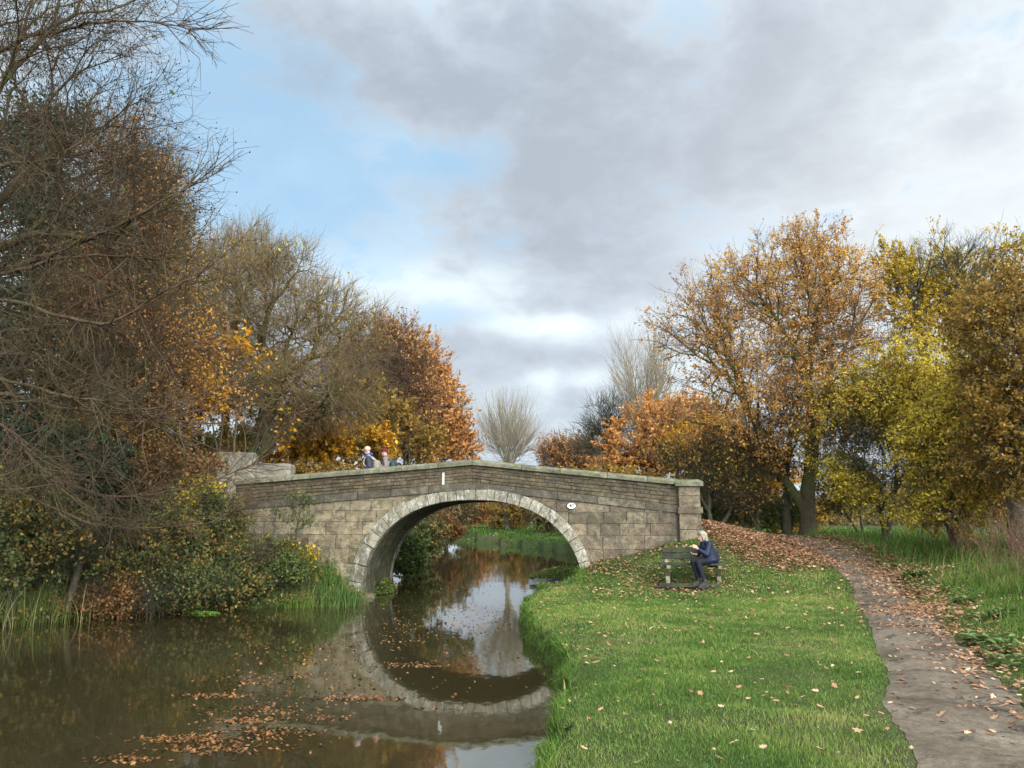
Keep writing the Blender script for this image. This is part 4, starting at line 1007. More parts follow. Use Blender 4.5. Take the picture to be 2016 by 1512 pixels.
def lawn_field(n, x0, x1, y0, y1, h0, w0, cond=None):
    global off
    X = rg.uniform(x0, x1, n); Y = y0 * (y1 / y0) ** rg.random(n)
    k = np.abs(X) < Y * .78 + 2.4; X, Y = X[k], Y[k]
    sd = canal_sd(X, Y); sp = path_sd(X, Y); ib = in_bridge(X, Y)[0]
    P3 = np.stack([X, Y, X * 0], -1)
    ed = .10 * snoise(P3, 4.0, 9) + .05
    k = (sd > -.02) & (sp > -.22) & (rg.random(len(X)) < np.clip((sp + .17 + ed) / .30, 0, 1) ** 1.2) & ~ib & (X > CENT(Y))
    lt = litter(X, Y, sp); k &= rg.random(len(X)) > lt * .85
    bare_ = snoise(P3, 1.3, 12); k &= rg.random(len(X)) < np.clip(1.2 + bare_ * 1.1, .35, 1)
    wear = np.exp(-((X - 4.0) / .85) ** 2 - ((Y - 17.65) / .42) ** 2); k &= rg.random(len(X)) > wear * 1.25
    if cond is not None: k &= cond(X, Y, sd, sp)
    X, Y, sd, sp, P3 = X[k], Y[k], sd[k], sp[k], P3[k]
    tuft = snoise(P3, 5.0, 3) * .5 + snoise(P3, 1.6, 4) * .5
    h = h0 * (1 + .9 * tuft) * rg.uniform(.5, 1.4, len(X)) * (1 + .6 * np.exp(-sd / .10)) * np.clip(.55 + sp / .5, .5, 1)
    right = np.clip((X - np.interp(Y, B_[:, 1][:150], B_[:, 0][:150]) - .5) / 1.5, 0, 1) * (Y < 30)
    h = np.maximum(h, .02) * (1 + .9 * right)
    w = w0 * (Y / 6 + .35) * rg.uniform(.7, 1.3, len(X))
    a, b, c_ = blades(X, Y, h, w, rg, lean=.9)
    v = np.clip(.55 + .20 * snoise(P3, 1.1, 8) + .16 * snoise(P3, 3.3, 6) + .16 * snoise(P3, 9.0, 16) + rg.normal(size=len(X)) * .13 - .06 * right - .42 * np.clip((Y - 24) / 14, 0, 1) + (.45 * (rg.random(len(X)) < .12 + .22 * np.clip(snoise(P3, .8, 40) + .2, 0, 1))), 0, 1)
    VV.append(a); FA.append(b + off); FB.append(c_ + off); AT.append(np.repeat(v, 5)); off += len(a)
lawn_field(720000, -1, 14, 3.4, 16, .036, .0038)
lawn_field(260000, -1, 16, 14, 27, .046, .0046)
lawn_field(60000, -2, 26, 25, 60, .10, .006)
lawn_field(50000, -45, 40, 55, 115, .16, .009)
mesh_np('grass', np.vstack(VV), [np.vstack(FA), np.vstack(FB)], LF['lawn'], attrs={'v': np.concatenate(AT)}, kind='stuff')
# canal-side turf fringe hanging over the edge
VV, FA, FB, AT, off = [], [], [], [], 0
n = 26000; t = rg.uniform(0, 17, n); i = t.astype(int) + 3; u = t - t.astype(int); RBn = np.array(RB)
i = np.minimum(i, 19); Pn = RBn[i] * (1 - u[:, None]) + RBn[i + 1] * u[:, None]
X = Pn[:, 0] + rg.normal(size=n) * .05 + .04; Y = Pn[:, 1] + rg.normal(size=n) * .05
k = (Y > 3.0) & (Y < 20.3); X, Y = X[k], Y[k]; n = len(X)
h = rg.uniform(.05, .15, n); a, b, c_ = blades(X, Y, h, .0045 * (Y / 6 + .35), rg, lean=1.0)
a = a.reshape(-1, 5, 3); drop = (rg.random(n) ** 2) * .9; a[:, 4, 0] -= h * drop; a[:, 4, 2] -= h * drop * 1.1; a[:, 2:4, 0] -= (h * drop * .35)[:, None]
mesh_np('bank_grass', a.reshape(-1, 3), [b, c_], LF['lawn'], attrs={'v': np.repeat(np.clip(rg.normal(.42, .22, n), 0, 1), 5)}, kind='stuff')
# left bank rough grass and ground ivy
n = 60000; X = rg.uniform(-17, -3.6, n); Y = rg.uniform(13, 24, n); sd = canal_sd(X, Y); ib = in_bridge(X, Y)[0]
k = (sd > -.02) & (sd < 3.5) & ~ib & (X < CENT(Y)); X, Y, sd = X[k], Y[k], sd[k]; n = len(X)
a, b, c_ = blades(X, Y, rg.uniform(.06, .22, n), rg.uniform(.010, .018, n), rg, lean=.9)
mesh_np('bank_undergrowth', a, [b, c_], LF['bramble'], attrs={'v': np.repeat(np.clip(rg.normal(.45, .25, n), 0, 1), 5)}, kind='stuff')
n = 26000; X = rg.uniform(-17, -3.8, n); Y = rg.uniform(13, 23, n); sd = canal_sd(X, Y); ib = in_bridge(X, Y)[0]
k = (sd > -.15) & (sd < 3.5) & ~ib & (X < CENT(Y)); X, Y, sd = X[k], Y[k], sd[k]
Z = np.maximum(HZ(X, Y), .1) + rg.uniform(0, .4, len(X)) * np.clip(.4 + sd, .2, 1)
scatter_mass('ground_ivy', np.stack([X, Y, Z], -1), .085, LF['bramble'], up=1.2)
# long grass clump by the left pier, reeds at far left
def clump(name, lb, cx, cy, rx, ry, n, h, w, mat, cat, seed, lean=.8, vm=.5, z=None):
    r_ = np.random.default_rng(seed); X = cx + r_.normal(size=n) * rx; Y = cy + r_.normal(size=n) * ry
    # five-segment arching blades
    m = 6; t = np.linspace(0, 1, m)[None, :, None]; Z = np.maximum(HZ(X, Y), -.05) if z is None else np.full(n, z)
    az = r_.uniform(0, 2 * PI, n); L = h * r_.uniform(.5, 1.2, n); ln = lean * r_.uniform(.2, 1, n) * L
    D = np.stack([np.cos(az) * ln, np.sin(az) * ln, np.zeros(n)], -1)[:, None]
    P = np.stack([X, Y, Z], -1)[:, None] + D * t ** 1.8 + np.array((0, 0, 1.0)) * (L[:, None, None] * (t - .45 * (ln / L)[:, None, None] * t ** 3))
    W = (np.stack([-np.sin(az + .6), np.cos(az + .6), np.zeros(n)], -1)[:, None] * (w * .5) * (1 - t ** 2 * .92))
    V = np.stack([P - W, P + W], 2); id_ = np.arange(n * m * 2).reshape(n, m, 2)
    F = np.stack([id_[:, :-1, 0], id_[:, :-1, 1], id_[:, 1:, 1], id_[:, 1:, 0]], -1).reshape(-1, 4)
    o = mesh_np(name, V.reshape(-1, 3), [F], LF[mat], attrs={'v': np.repeat(np.clip(r_.normal(vm, .2, n), 0, 1), m * 2)}); tag(o, lb, cat); return o
LF['sedge'] = mat_leaf('sedge_blade', [(0, (.035, .07, .018)), (.5, (.075, .14, .03)), (.85, (.15, .22, .055)), (1, (.32, .28, .10))], trans=.35)
LF['reed'] = mat_leaf('reed_blade', [(0, (.05, .07, .015)), (.5, (.12, .14, .03)), (1, (.30, .27, .10))], trans=.35)
clump('sedge_clump', 'lush green sedge clump at the foot of the left pier', -4.45, 19.5, .30, .26, 1300, .60, .014, 'sedge', 'sedge', 1)
clump('sedge_clump', 'yellower long grass tuft left of the sedge clump', -5.25, 19.1, .22, .2, 500, .45, .012, 'lawn', 'long grass', 2, vm=.7)
clump('reed_clump', 'thin yellowing reeds at the water edge by the left picture edge', -10.6, 15.75, .45, .3, 200, 1.2, .012, 'reed', 'reeds', 3, lean=.5)
clump('reed_clump', 'sparser reeds a little right of the picture edge', -9.5, 16.4, .4, .25, 80, .8, .013, 'reed', 'reeds', 4, lean=.5)
clump('grass_tuft', 'tuft of grass at the foot of the arch beside the bench lawn', 1.72, 20.15, .10, .08, 160, .28, .010, 'lawn', 'grass tuft', 5)
p = atZ(1098, 1345, .3); clump('iris_tuft', 'yellow green broad leaved tuft on the turf edge beside the water', .50, 8.6, .04, .04, 26, .20, .022, 'reed', 'plant', 6, vm=.9)
def patch(name, lb, cx, cy, rx, ry, n, s, mat, cat, z, h, seed):
    r_ = np.random.default_rng(seed); a = r_.uniform(0, 2*PI, n); q = np.sqrt(r_.random(n)); X = cx + np.cos(a)*q*rx; Y = cy + np.sin(a)*q*ry
    Z = z + r_.random(n) * h * (1 - q ** 2)
    v, f = leaves(np.stack([X, Y, Z], -1), s, r_, 1.6); o = mesh_np(name, v, [f], LF[mat], attrs={'v': np.repeat(np.clip(r_.normal(.6, .2, n), 0, 1), 4)}); tag(o, lb, cat); return o
LF['cress'] = mat_leaf('cress', [(0, (.08, .16, .02)), (1, (.25, .40, .06))], trans=.3)
p = atZ(397, 1208, 0); patch('floating_cress', 'bright green floating weed against the left bank', p[0], p[1], .42, .09, 900, .045, 'cress', 'water weed', .008, .05, 1)
p = atZ(765, 1150, 0); patch('pier_plants', 'low weeds on the rubble at the far foot of the left pier', -3.72, 22.8, .3, 1.0, 1600, .07, 'green', 'weeds', .02, .4, 2)
q_ = np.array((2.0, 27.4)); mud = MB()
sil = [(math.cos(t), math.sin(t)) for t in np.linspace(0, 2*PI, 20, endpoint=False)]
mud.add([(q_[0] + 1.5*x, q_[1] + .9*y, -.3) for x, y in sil] + [(q_[0] + 1.2*x, q_[1] + .7*y, .10) for x, y in sil] + [(q_[0], q_[1], .2)],
        [(i, (i+1) % 20, 20 + (i+1) % 20, 20 + i) for i in range(20)] + [(20+i, 20 + (i+1) % 20, 40) for i in range(20)])
mb_ = mud.build('silt_bank', MT['ground'], None, 'structure', smooth=True)
patch('arch_weeds', 'cushion of leafy weeds under the right side of the arch', q_[0], q_[1], 1.45, .9, 5200, .075, 'green', 'weeds', .10, .34, 3)
# wet ledge under the arch
MT['wet'] = mat_plain('wet_black_stone', (.03, .03, .03), .10, .5, 3, 1.0)
lg = MB(); lg.box((.55, 24.3, -.4), (2.85, 26.2, .07)); lg.box((.75, 25.9, .07), (2.85, 26.2, .12)); lg.box((1.2, 24.9, .07), (2.2, 25.0, .085))
ld = lg.build('stone_ledge', MT['wet'], None, bevel=.03); tag(ld, 'wet black stone ledge at water level seen under the right of the arch', 'ledge')
# rubble at the foot of the left pier
for i, (s_, d_, r_, lb) in enumerate(((-3.0, -.14, .17, 'fallen stone at the foot of the left pier nearest the sedge'), (-2.84, .25, .14, 'smaller fallen stone against the pier inside the arch'), (-2.82, 2.9, .2, 'dark stone at the far inner foot of the pier'))):
    rs = np.random.default_rng(i); c_ = bl(s_, d_); k = MB()
    q = [(-1,-1,-1),(1,-1,-1),(1,1,-1),(-1,1,-1),(-1,-1,1),(1,-1,1),(1,1,1),(-1,1,1)]
    k.add([(c_[0] + a*r_*rs.uniform(.7,1.2), c_[1] + b*r_*rs.uniform(.7,1.2), .03 + c*r_*.6*rs.uniform(.6,1.2)) for a,b,c in q], [(0,3,2,1),(4,5,6,7),(0,1,5,4),(1,2,6,5),(2,3,7,6),(3,0,4,7)], .3)
    tag(k.build('fallen_stone', MT['ashlar_left'], None, bevel=.04), lb, 'stone', 'stones at the pier foot')
# dead dock stems and leafy plants on the right verge
def stems(name, lb, n, x0, x1, y0, y1, h, seed):
    r_ = np.random.default_rng(seed); X = r_.uniform(x0, x1, n); Y = r_.uniform(y0, y1, n)
    X += (Y - y0) * .28
    Z = HZ(X, Y); L = h * r_.uniform(.5, 1.15, n); D = r_.normal(size=(n, 3)) * .16 + np.array((-.04, 0, 1)); D = nrm(D)
    P0 = np.stack([X, Y, Z], -1); b = r_.normal(size=(n, 3)) * .05
    P = np.stack([P0, P0 + D * L[:, None] * .35 + b * .3, P0 + D * L[:, None] * .7 + b * .6, P0 + D * L[:, None] + b], 1)
    v, f = tubes(P, np.array([.005, .0042, .0035, .002])[None] * r_.uniform(.7, 1.3, (n, 1)), 4)
    m = 5; i = np.repeat(np.arange(n), m); t = r_.uniform(.4, 1, len(i))[:, None]; Q0 = P0[i] + D[i] * L[i][:, None] * t + b[i] * t
    dd = nrm(D[i] + r_.normal(size=(len(i), 3)) * .45); l = r_.uniform(.08, .3, len(i))[:, None]
    PP_ = np.stack([Q0, Q0 + dd * l * .5, Q0 + dd * l + (0, 0, .02)], 1); v2, f2 = tubes(PP_, np.full((len(i), 3), .0024), 3)
    o = mesh_np(name, np.vstack([v, v2]), [f, f2 + len(v)], MT['stalk']); tag(o, lb, 'dead plants')
    k = 26; j = r_.integers(0, len(Q0), n * k); C = Q0[j] + dd[j] * l[j] * r_.random((len(j), 1)) + r_.normal(size=(len(j), 3)) * .012
    v3, f3 = leaves(C, .022, r_, 0, .8); mesh_np('seed_heads', v3, [f3], LF['seed'], o, attrs={'v': np.repeat(np.clip(r_.normal(.5, .22, len(C)), 0, 1), 4)})
    return o
MT['stalk'] = mat_plain('dead_stalk', (.11, .055, .032), .9, .4, 4)
LF['seed'] = mat_leaf('dock_seed', [(0, (.06, .028, .016)), (.5, (.14, .07, .04)), (1, (.26, .16, .09))], trans=.1)
stems('dock_stems', 'nearest stand of dead red brown dock stems at the right edge', 110, 6.9, 8.6, 9.0, 12.0, 1.15, 1)
stems('dock_stems', 'middle stand of dead red brown dock stems on the verge', 200, 8.2, 11.5, 12.0, 15.5, 1.3, 2)
stems('dock_stems', 'farthest stand of dead dock stems below the hazel', 240, 9.6, 14.5, 16, 20.5, 1.25, 3)
clump('verge_grass', 'tall pale grass among the dock stems', 11.2, 15.0, 1.0, 2.0, 1300, .5, .010, 'reed', 'long grass', 7)
clump('verge_grass', 'long green grass between path and dock stems near the camera', 7.6, 9.3, .5, .9, 3000, .28, .009, 'lawn', 'long grass', 8, vm=.5)
clump('verge_grass', 'long green grass halfway up the verge', 9.7, 13.4, .6, 1.2, 3600, .32, .011, 'lawn', 'long grass', 9, vm=.5)
clump('verge_grass', 'rough grass on the far verge under the willow scrub', 12.2, 20.5, 1.0, 2.2, 5200, .40, .018, 'lawn', 'long grass', 10, vm=.35)
# broad leaved dock and nettle rosettes
def rosette(name, lb, cx, cy, n, L, mat, seed, h=.12):
    r_ = np.random.default_rng(seed); V = []; F = []; T = []
    for i in range(n):
        a = r_.uniform(0, 2*PI); l = L * r_.uniform(.6, 1.1); wd = l * .3; el_ = r_.uniform(.2, 1.0); ox, oy = r_.normal(size=2) * L * .7; zb = gz(cx+ox, cy+oy) + r_.uniform(0, h)
        d = np.array((math.cos(a), math.sin(a), 0)); s = np.array((-d[1], d[0], 0)); b0 = len(V) * 0 + len(V)
        for k in range(6):
            t = k / 5; w = wd * math.sin(PI * (t * .9 + .05)) ** .7; c = np.array((cx+ox, cy+oy, zb)) + d * l * t + np.array((0, 0, math.sin(t * 2.2) * l * .5 * el_))
            V += [c - s * w + (0, 0, .12 * w), c - (0, 0, .02), c + s * w + (0, 0, .12 * w)]; T += [r_.random() * .0 + .5] * 3
        tv = r_.uniform(.3, .8); T[-18:] = [tv] * 18
        for k in range(5):
            q = b0 + k * 3; F += [(q, q+1, q+4, q+3), (q+1, q+2, q+5, q+4)]
    o = mesh_np(name, np.array(V), [np.array(F)], LF[mat], attrs={'v': T}, smooth=True); tag(o, lb, 'leafy plant'); return o
LF['dock'] = mat_leaf('dock_leaf', [(0, (.06, .09, .03)), (.5, (.12, .17, .05)), (1, (.24, .28, .10))], trans=.3)
for i, (px, py, Y, n, L, lb) in enumerate(((1930, 1235, 9.9, 41, 0.14, 'broad leaved dock plant on the near right verge'), (1975, 1290, 9.1, 35, 0.12, 'dock plant at the right edge below the larger dock'), (1890, 1130, 13.2, 64, 0.12, 'leafy nettle patch on the middle of the verge'),
        (1960, 1180, 11.2, 54, 0.12, 'leafy nettle patch in front of the nearest dock stems'), (1990, 1340, 8.3, 28, 0.11, 'small dock plant by the path at the right edge'), (1800, 1085, 17.0, 64, 0.14, 'low green weeds on the far verge beside the path'), (1010, 1, 1, 0, 0, ''))):
    if n:
        p = atY(px, py, Y); rosette('leafy_weeds', lb, p[0], p[1], n, L, 'dock', 50 + i)

# ------------------------------------------------------------------ fallen leaves
def flat_leaves(X, Y, Z, s, rng, curl=.35):
    """five-lobed curled leaf: fan of 9 outline points round a raised centre"""
    n = len(X); out = np.array([(0, -.5), (.22, -.25), (.42, -.22), (.25, .02), (.40, .22), (.16, .25), (0, .55), (-.16, .25), (-.40, .22), (-.25, .02), (-.42, -.22), (-.22, -.25)])
    a = rng.uniform(0, 2*PI, n); ca, sa = np.cos(a)[:, None], np.sin(a)[:, None]
    asp = rng.uniform(.5, 1.0, n)[:, None]; out = out * np.array((1, 1)); shp = rng.uniform(.75, 1.15, (n, 12))
    x = out[None, :, 0] * asp * shp; y = out[None, :, 1] * shp
    z = curl * rng.uniform(-.3, 1, (n, 1)) * (x ** 2 * 2.2) + curl * rng.uniform(-.4, .8, (n, 1)) * (y ** 2) * .9
    tx, ty = rng.normal(size=(n, 1)) * .28, rng.normal(size=(n, 1)) * .28
    z = z + x * tx + y * ty
    s = s[:, None]
    V = np.empty((n, 13, 3)); V[:, 0] = np.stack([X, Y, Z + .004], -1)
    V[:, 1:, 0] = X[:, None] + s * (x * ca - y * sa); V[:, 1:, 1] = Y[:, None] + s * (x * sa + y * ca); V[:, 1:, 2] = Z[:, None] + .004 + s * np.maximum(z, -.12)
    k = np.arange(12); T = np.stack([np.zeros(12, int), k + 1, (k + 1) % 12 + 1], -1)
    return V, (np.arange(n)[:, None, None] * 13 + T[None]).reshape(-1, 3)
rg = np.random.default_rng(8)
n = 300000; X = rg.uniform(-1, 14, n); Y = 5.0 * (30 / 5.0) ** rg.random(n); X = X * 1.0
k = np.abs(X) < Y * .78 + 2.4; X, Y = X[k], Y[k]
sd = canal_sd(X, Y); sp = path_sd(X, Y); lt = litter(X, Y, sp); ib = in_bridge(X, Y)[0]
P3 = np.stack([X, Y, X * 0], -1); dens = lt * np.clip(1 + 1.0 * snoise(P3, 1.7, 21), .2, 2) * np.clip((Y / 18) ** 1.0, .25, 1.3)
dens *= np.where(sp < -.1, np.clip(np.exp(-((sp + .1) / (.28 + .01 * Y)) ** 2) + .10 + .5 * (Y > 17), 0, 1), 1) 
k = (rg.random(len(X)) < dens * 1.0) & (sd > .03) & ~ib; X, Y, sp = X[k], Y[k], sp[k]
rq, th_ = np.sqrt(rg.random(13000)), rg.uniform(0, 2*PI, 13000)
X2 = 6.6 + rq * np.cos(th_) * 1.9 ; Y2 = 21.3 + rq * np.sin(th_) * 2.3; ok = ~in_bridge(X2, Y2)[0] & (rg.random(13000) < 1.3 - rq)
X = np.concatenate([X, X2[ok]]); Y = np.concatenate([Y, Y2[ok]]); sp = path_sd(X, Y)
Z = HZ(X, Y) + np.where(sp < 0, .02, rg.uniform(.02, .06, len(X)))
s = rg.uniform(.035, .085, len(X)) * np.where(Y > 15, 1.2, 1)
V, F = flat_leaves(X, Y, Z, s, rg)
mesh_np('fallen_leaves', V.reshape(-1, 3), [F], LF['dead'], attrs={'v': np.repeat(np.clip(rg.beta(2.0, 1.7, len(X)), 0, 1), 13)}, kind='stuff')
print('litter', len(X))
# leaves one can pick out on the near lawn
spots = [(1612, 1475), (1645, 1483), (1675, 1487), (1595, 1380), (1548, 1378), (1553, 1353), (1640, 1312), (1500, 1340), (1455, 1352), (1385, 1268), (1370, 1225), (1290, 1372), (1340, 1398), (1285, 1488), (1150, 1475), (1445, 1463), (1510, 1300), (1580, 1373), (1690, 1440), (1720, 1448), (1735, 1405), (1220, 1445), (1565, 1242), (1632, 1200), (1905, 1435), (1770, 1320), (1795, 1475), (1850, 1398), (1990, 1395), (1955, 1360), (1690, 1325), (1420, 1395)]
for i, (px, py) in enumerate(spots):
    p = atZ(px, py, .55); x, y = p[0], p[1]; z = gz(x, y); p = atZ(px, py, z + .05); x, y = p[0], p[1]; z = gz(x, y)
    on = path_sd(np.array([x]), np.array([y]))[0] < 0
    V, F = flat_leaves(np.array([x]), np.array([y]), np.array([z + (.02 if on else .055)]), np.array([rg.uniform(.07, .105)]), rg, .8)
    col = rg.uniform(.6, 1) if i not in (3, 5) else .2
    o = mesh_np('fallen_leaf', V.reshape(-1, 3), [F], LF['dead'], attrs={'v': np.full(13, col)})
    if on: tag(o, 'dry tan leaf lying on the bare earth of the near path', 'leaf', 'leaves lying on the near path')
    elif col < .5: tag(o, 'dark russet leaf lying on the near lawn', 'leaf', 'dark leaves on the near lawn')
    else: tag(o, 'dry tan oak leaf lying on the near lawn', 'leaf', 'tan leaves on the near lawn')
# floating leaves: drifts in streaks on the water
rg = np.random.default_rng(9)
drift = [((700, 1375), 60, 6, 150), ((760, 1376), 40, 4, 60), ((420, 1370), 60, 8, 160), ((480, 1420), 60, 9, 200), ((360, 1455), 90, 10, 260), ((430, 1475), 110, 16, 260), ((250, 1495), 60, 12, 120), ((540, 1440), 90, 12, 130), ((560, 1330), 120, 12, 140), ((500, 1400), 100, 20, 200),
         ((800, 1310), 60, 7, 120), ((850, 1312), 30, 4, 50), ((620, 1300), 160, 18, 200), ((780, 1260), 120, 26, 220), ((860, 1230), 120, 24, 380), ((600, 1275), 150, 14, 160), ((900, 1200), 110, 22, 380), ((650, 1365), 200, 40, 260), ((870, 1395), 40, 4, 24), ((640, 1415), 60, 8, 60), ((1060, 1275), 14, 4, 40), ((470, 1450), 140, 26, 220), ((950, 1300), 120, 60, 50), ((880, 1160), 90, 16, 160), ((510, 1345), 70, 8, 90)]
XX, YY = [], []
for (cx, cy), rx, ry, n in drift:
    n = int(n * .8)
    for a, b in zip(rg.normal(size=n), rg.normal(size=n)):
        p = atZ(cx + a * rx * .6, min(1530, cy + b * ry * .38), 0); XX.append(p[0]); YY.append(p[1])
X, Y = np.array(XX), np.array(YY); k = canal_sd(X, Y) < -.08; X, Y = X[k], Y[k]
V, F = flat_leaves(X, Y, np.full(len(X), .002), rg.uniform(.03, .062, len(X)), rg, .12)
LF['wetleaf'] = mat_leaf('wet_leaf', [(0, (.06, .025, .010)), (.5, (.15, .065, .022)), (1, (.30, .15, .055))], trans=.05, rough=.35, clump=.2)
mesh_np('floating_leaves', V.reshape(-1, 3), [F], LF['wetleaf'], attrs={'v': np.repeat(rg.beta(2, 2, len(X)), 13)}, kind='stuff')
# ------------------------------------------------------------------ bench
MT['bench_wood'] = mat_bark('weathered_wood', (.016, .016, .011), (.048, .046, .032), (.06, .075, .03), .5)
MT['bench_cast'] = mat_stone('mossy_concrete', [(0, (.14, .13, .08)), (.5, (.22, .21, .13)), (1, (.30, .29, .18))], dirtamt=.4, mossamt=.8, fscale=2)
bc = np.array((4.18, 17.95)); bz = gz(*bc) - .02; brz = math.radians(-6)
bench = empty('park_bench', (bc[0], bc[1], bz), brz); tag(bench, 'weathered mossy wooden bench with a woman sitting on it below the bridge', 'bench')
def plank(name, x0, x1, y, z, d, h, tilt=0.0, rnd_=.10):
    """board with rounded ends, long along x"""
    m = MB(); n = 6; pts = []
    for a in np.linspace(-PI/2, PI/2, n): pts.append((x1 - rnd_ + rnd_ * math.cos(a), h/2 * math.sin(a)))
    for a in np.linspace(PI/2, 1.5*PI, n): pts.append((x0 + rnd_ + rnd_ * math.cos(a), h/2 * math.sin(a)))
    M = Matrix.Translation((0, y, z)) @ Matrix.Rotation(tilt, 4, 'X')
    v = [tuple(M @ Vector((px, -d/2, pz))) for px, pz in pts] + [tuple(M @ Vector((px, d/2, pz))) for px, pz in pts]
    k = len(pts); f = [tuple(range(k)), tuple(reversed(range(k, 2*k)))] + [(i, k+i, k+(i+1) % k, (i+1) % k) for i in range(k)]
    m.add(v, [tuple(reversed(q)) for q in f]); return m.build(name, MT['bench_wood'], bench, bevel=.006)
bt = math.radians(-14)
plank('back_slat', -.66, .70, .29, .775, .045, .125, bt, .05); plank('back_slat', -.66, .70, .262, .635, .045, .125, bt, .05)
for i, y in enumerate((-.20, -.05, .10)):
    m = MB(); m.box((-.76, y - .068, .455), (.74, y + .068, .50)); m.build('seat_slat', MT['bench_wood'], bench, bevel=.008)
for x in (-.56, .60):
    lg_ = MB()
    lg_.bar((x, -.26, .43), (x, .06, .20), .09, .10); lg_.bar((x, .40, .83), (x, .12, .20), .08, .07)
    lg_.bar((x, .08, .24), (x, -.12, -.06), .10, .12); lg_.bar((x, .06, .22), (x, .26, -.06), .10, .11)
    lg_.box((x - .046, -.28, .405), (x + .046, .17, .453))
    lg_.build('leg', MT['bench_cast'], bench, bevel=.015)
fp = MB(); fp.box((-.80, -.42, -.02), (.62, -.28, .065)); fp.build('foot_board', MT['bench_wood'], bench, bevel=.01)
# bare worn patch under the bench
# ------------------------------------------------------------------ people
MT['skin'] = mat_plain('skin', (.52, .27, .19), .55, .08, 9)
MT['hair_grey'] = mat_plain('grey_blond_hair', (.23, .195, .155), .6, .5, 22)
MT['navy'] = mat_plain('navy_jacket', (.004, .009, .028), .6, .3, 14)
MT['leggings'] = mat_plain('dark_leggings', (.0035, .0045, .009), .8, .2, 14)
MT['boots'] = mat_plain('grey_brown_boots', (.032, .028, .026), .8, .3, 20)
MT['white_skin'] = MT['skin']
def blob(name, prims, voxel, mat, parent, smooth=4):
    """one continuous skin grown round capsules and ellipsoids"""
    import bmesh
    bm = bmesh.new()
    def sph(c, r):
        q = bmesh.ops.create_icosphere(bm, subdivisions=2, radius=1.0)['verts']
        for v in q: v.co = Vector((v.co.x * r[0], v.co.y * r[1], v.co.z * r[2])) + Vector(c)
    for p in prims:
        if p[0] == 'c':
            _, a, b, ra, rb = p; a = Vector(a); b = Vector(b); L = (b - a).length; k = max(2, int(L / (min(ra, rb) * .38)) + 1)
            for i in range(k + 1):
                t = i / k; r = ra * (1 - t) + rb * t; sph(a.lerp(b, t), (r, r, r))
        else: sph(p[1], p[2])
    me = bpy.data.meshes.new(name); bm.to_mesh(me); bm.free(); me.materials.append(mat)
    o = bpy.data.objects.new(name, me); COL.objects.link(o); o.parent = parent
    r = o.modifiers.new('skin', 'REMESH'); r.mode = 'VOXEL'; r.voxel_size = voxel; r.use_smooth_shade = True
    s = o.modifiers.new('smooth', 'SMOOTH'); s.factor = .5; s.iterations = smooth
    return o
def hand(wr, d, up, side, s=1.0, curl=.6, thumb=1):
    """prims for a hand: palm, four fingers of unequal length and a thumb. d: towards the fingertips, up: back of the hand"""
    wr, d, up, side = Vector(wr), Vector(d).normalized(), Vector(up).normalized(), Vector(side).normalized()
    P = [('c', wr, wr + d * .03 * s, .022 * s, .024 * s)]
    for k in range(4): P.append(('c', wr + d * .02 * s, wr + d * .082 * s + side * (k - 1.5) * .020 * s, .014 * s, .0125 * s))
    for k, L in enumerate((.070, .080, .074, .058)):
        a = wr + d * .085 * s + side * (k - 1.5) * .021 * s
        d1 = (d * math.cos(curl * .6) - up * math.sin(curl * .6)); d2 = (d * math.cos(curl * 1.7) - up * math.sin(curl * 1.7))
        b = a + d1 * L * .45 * s; c = b + d2 * L * .32 * s; e = c + (d * math.cos(curl * 2.4) - up * math.sin(curl * 2.4)) * L * .25 * s
        P += [('c', a, b, .0095 * s, .009 * s), ('c', b, c, .009 * s, .008 * s), ('c', c, e, .008 * s, .007 * s)]
    t0 = wr + d * .028 * s - side * thumb * .022 * s; t1 = t0 + (d * .75 - side * thumb * .6 - up * .3) * .036 * s; t2 = t1 + (d * .9 - side * thumb * .1 - up * .5) * .030 * s
    P += [('c', t0, t1, .013 * s, .011 * s), ('c', t1, t2, .011 * s, .0085 * s)]
    return P
def head(c, f, s=1.0):
    """c: centre of the head, f: facing direction (unit, may tilt)"""
    c = Vector(c); f = Vector(f).normalized(); u = Vector((0, 0, 1)); r = f.cross(u).normalized(); u = r.cross(f).normalized()
    def P(a, b, d): return c + f * a * s + r * b * s + u * d * s
    return [('e', c + u * .035 * s - f * .01, (.085 * s, .085 * s, .088 * s)), ('c', P(.02, 0, -.01), P(.045, 0, -.075), .068 * s, .040 * s),
            ('c', P(.078, 0, .015), P(.098, 0, -.022), .010 * s, .014 * s), ('c', P(.080, -.016, -.052), P(.080, .016, -.052), .010 * s, .010 * s),
            ('c', P(.066, -.030, .028), P(.066, .030, .028), .016 * s, .016 * s), ('e', P(-.005, .078, -.005), (.014 * s, .02 * s, .03 * s)), ('e', P(-.005, -.078, -.005), (.014 * s, .02 * s, .03 * s)),
            ('c', P(.03, 0, -.09), P(.072, 0, -.085), .03 * s, .02 * s)], P
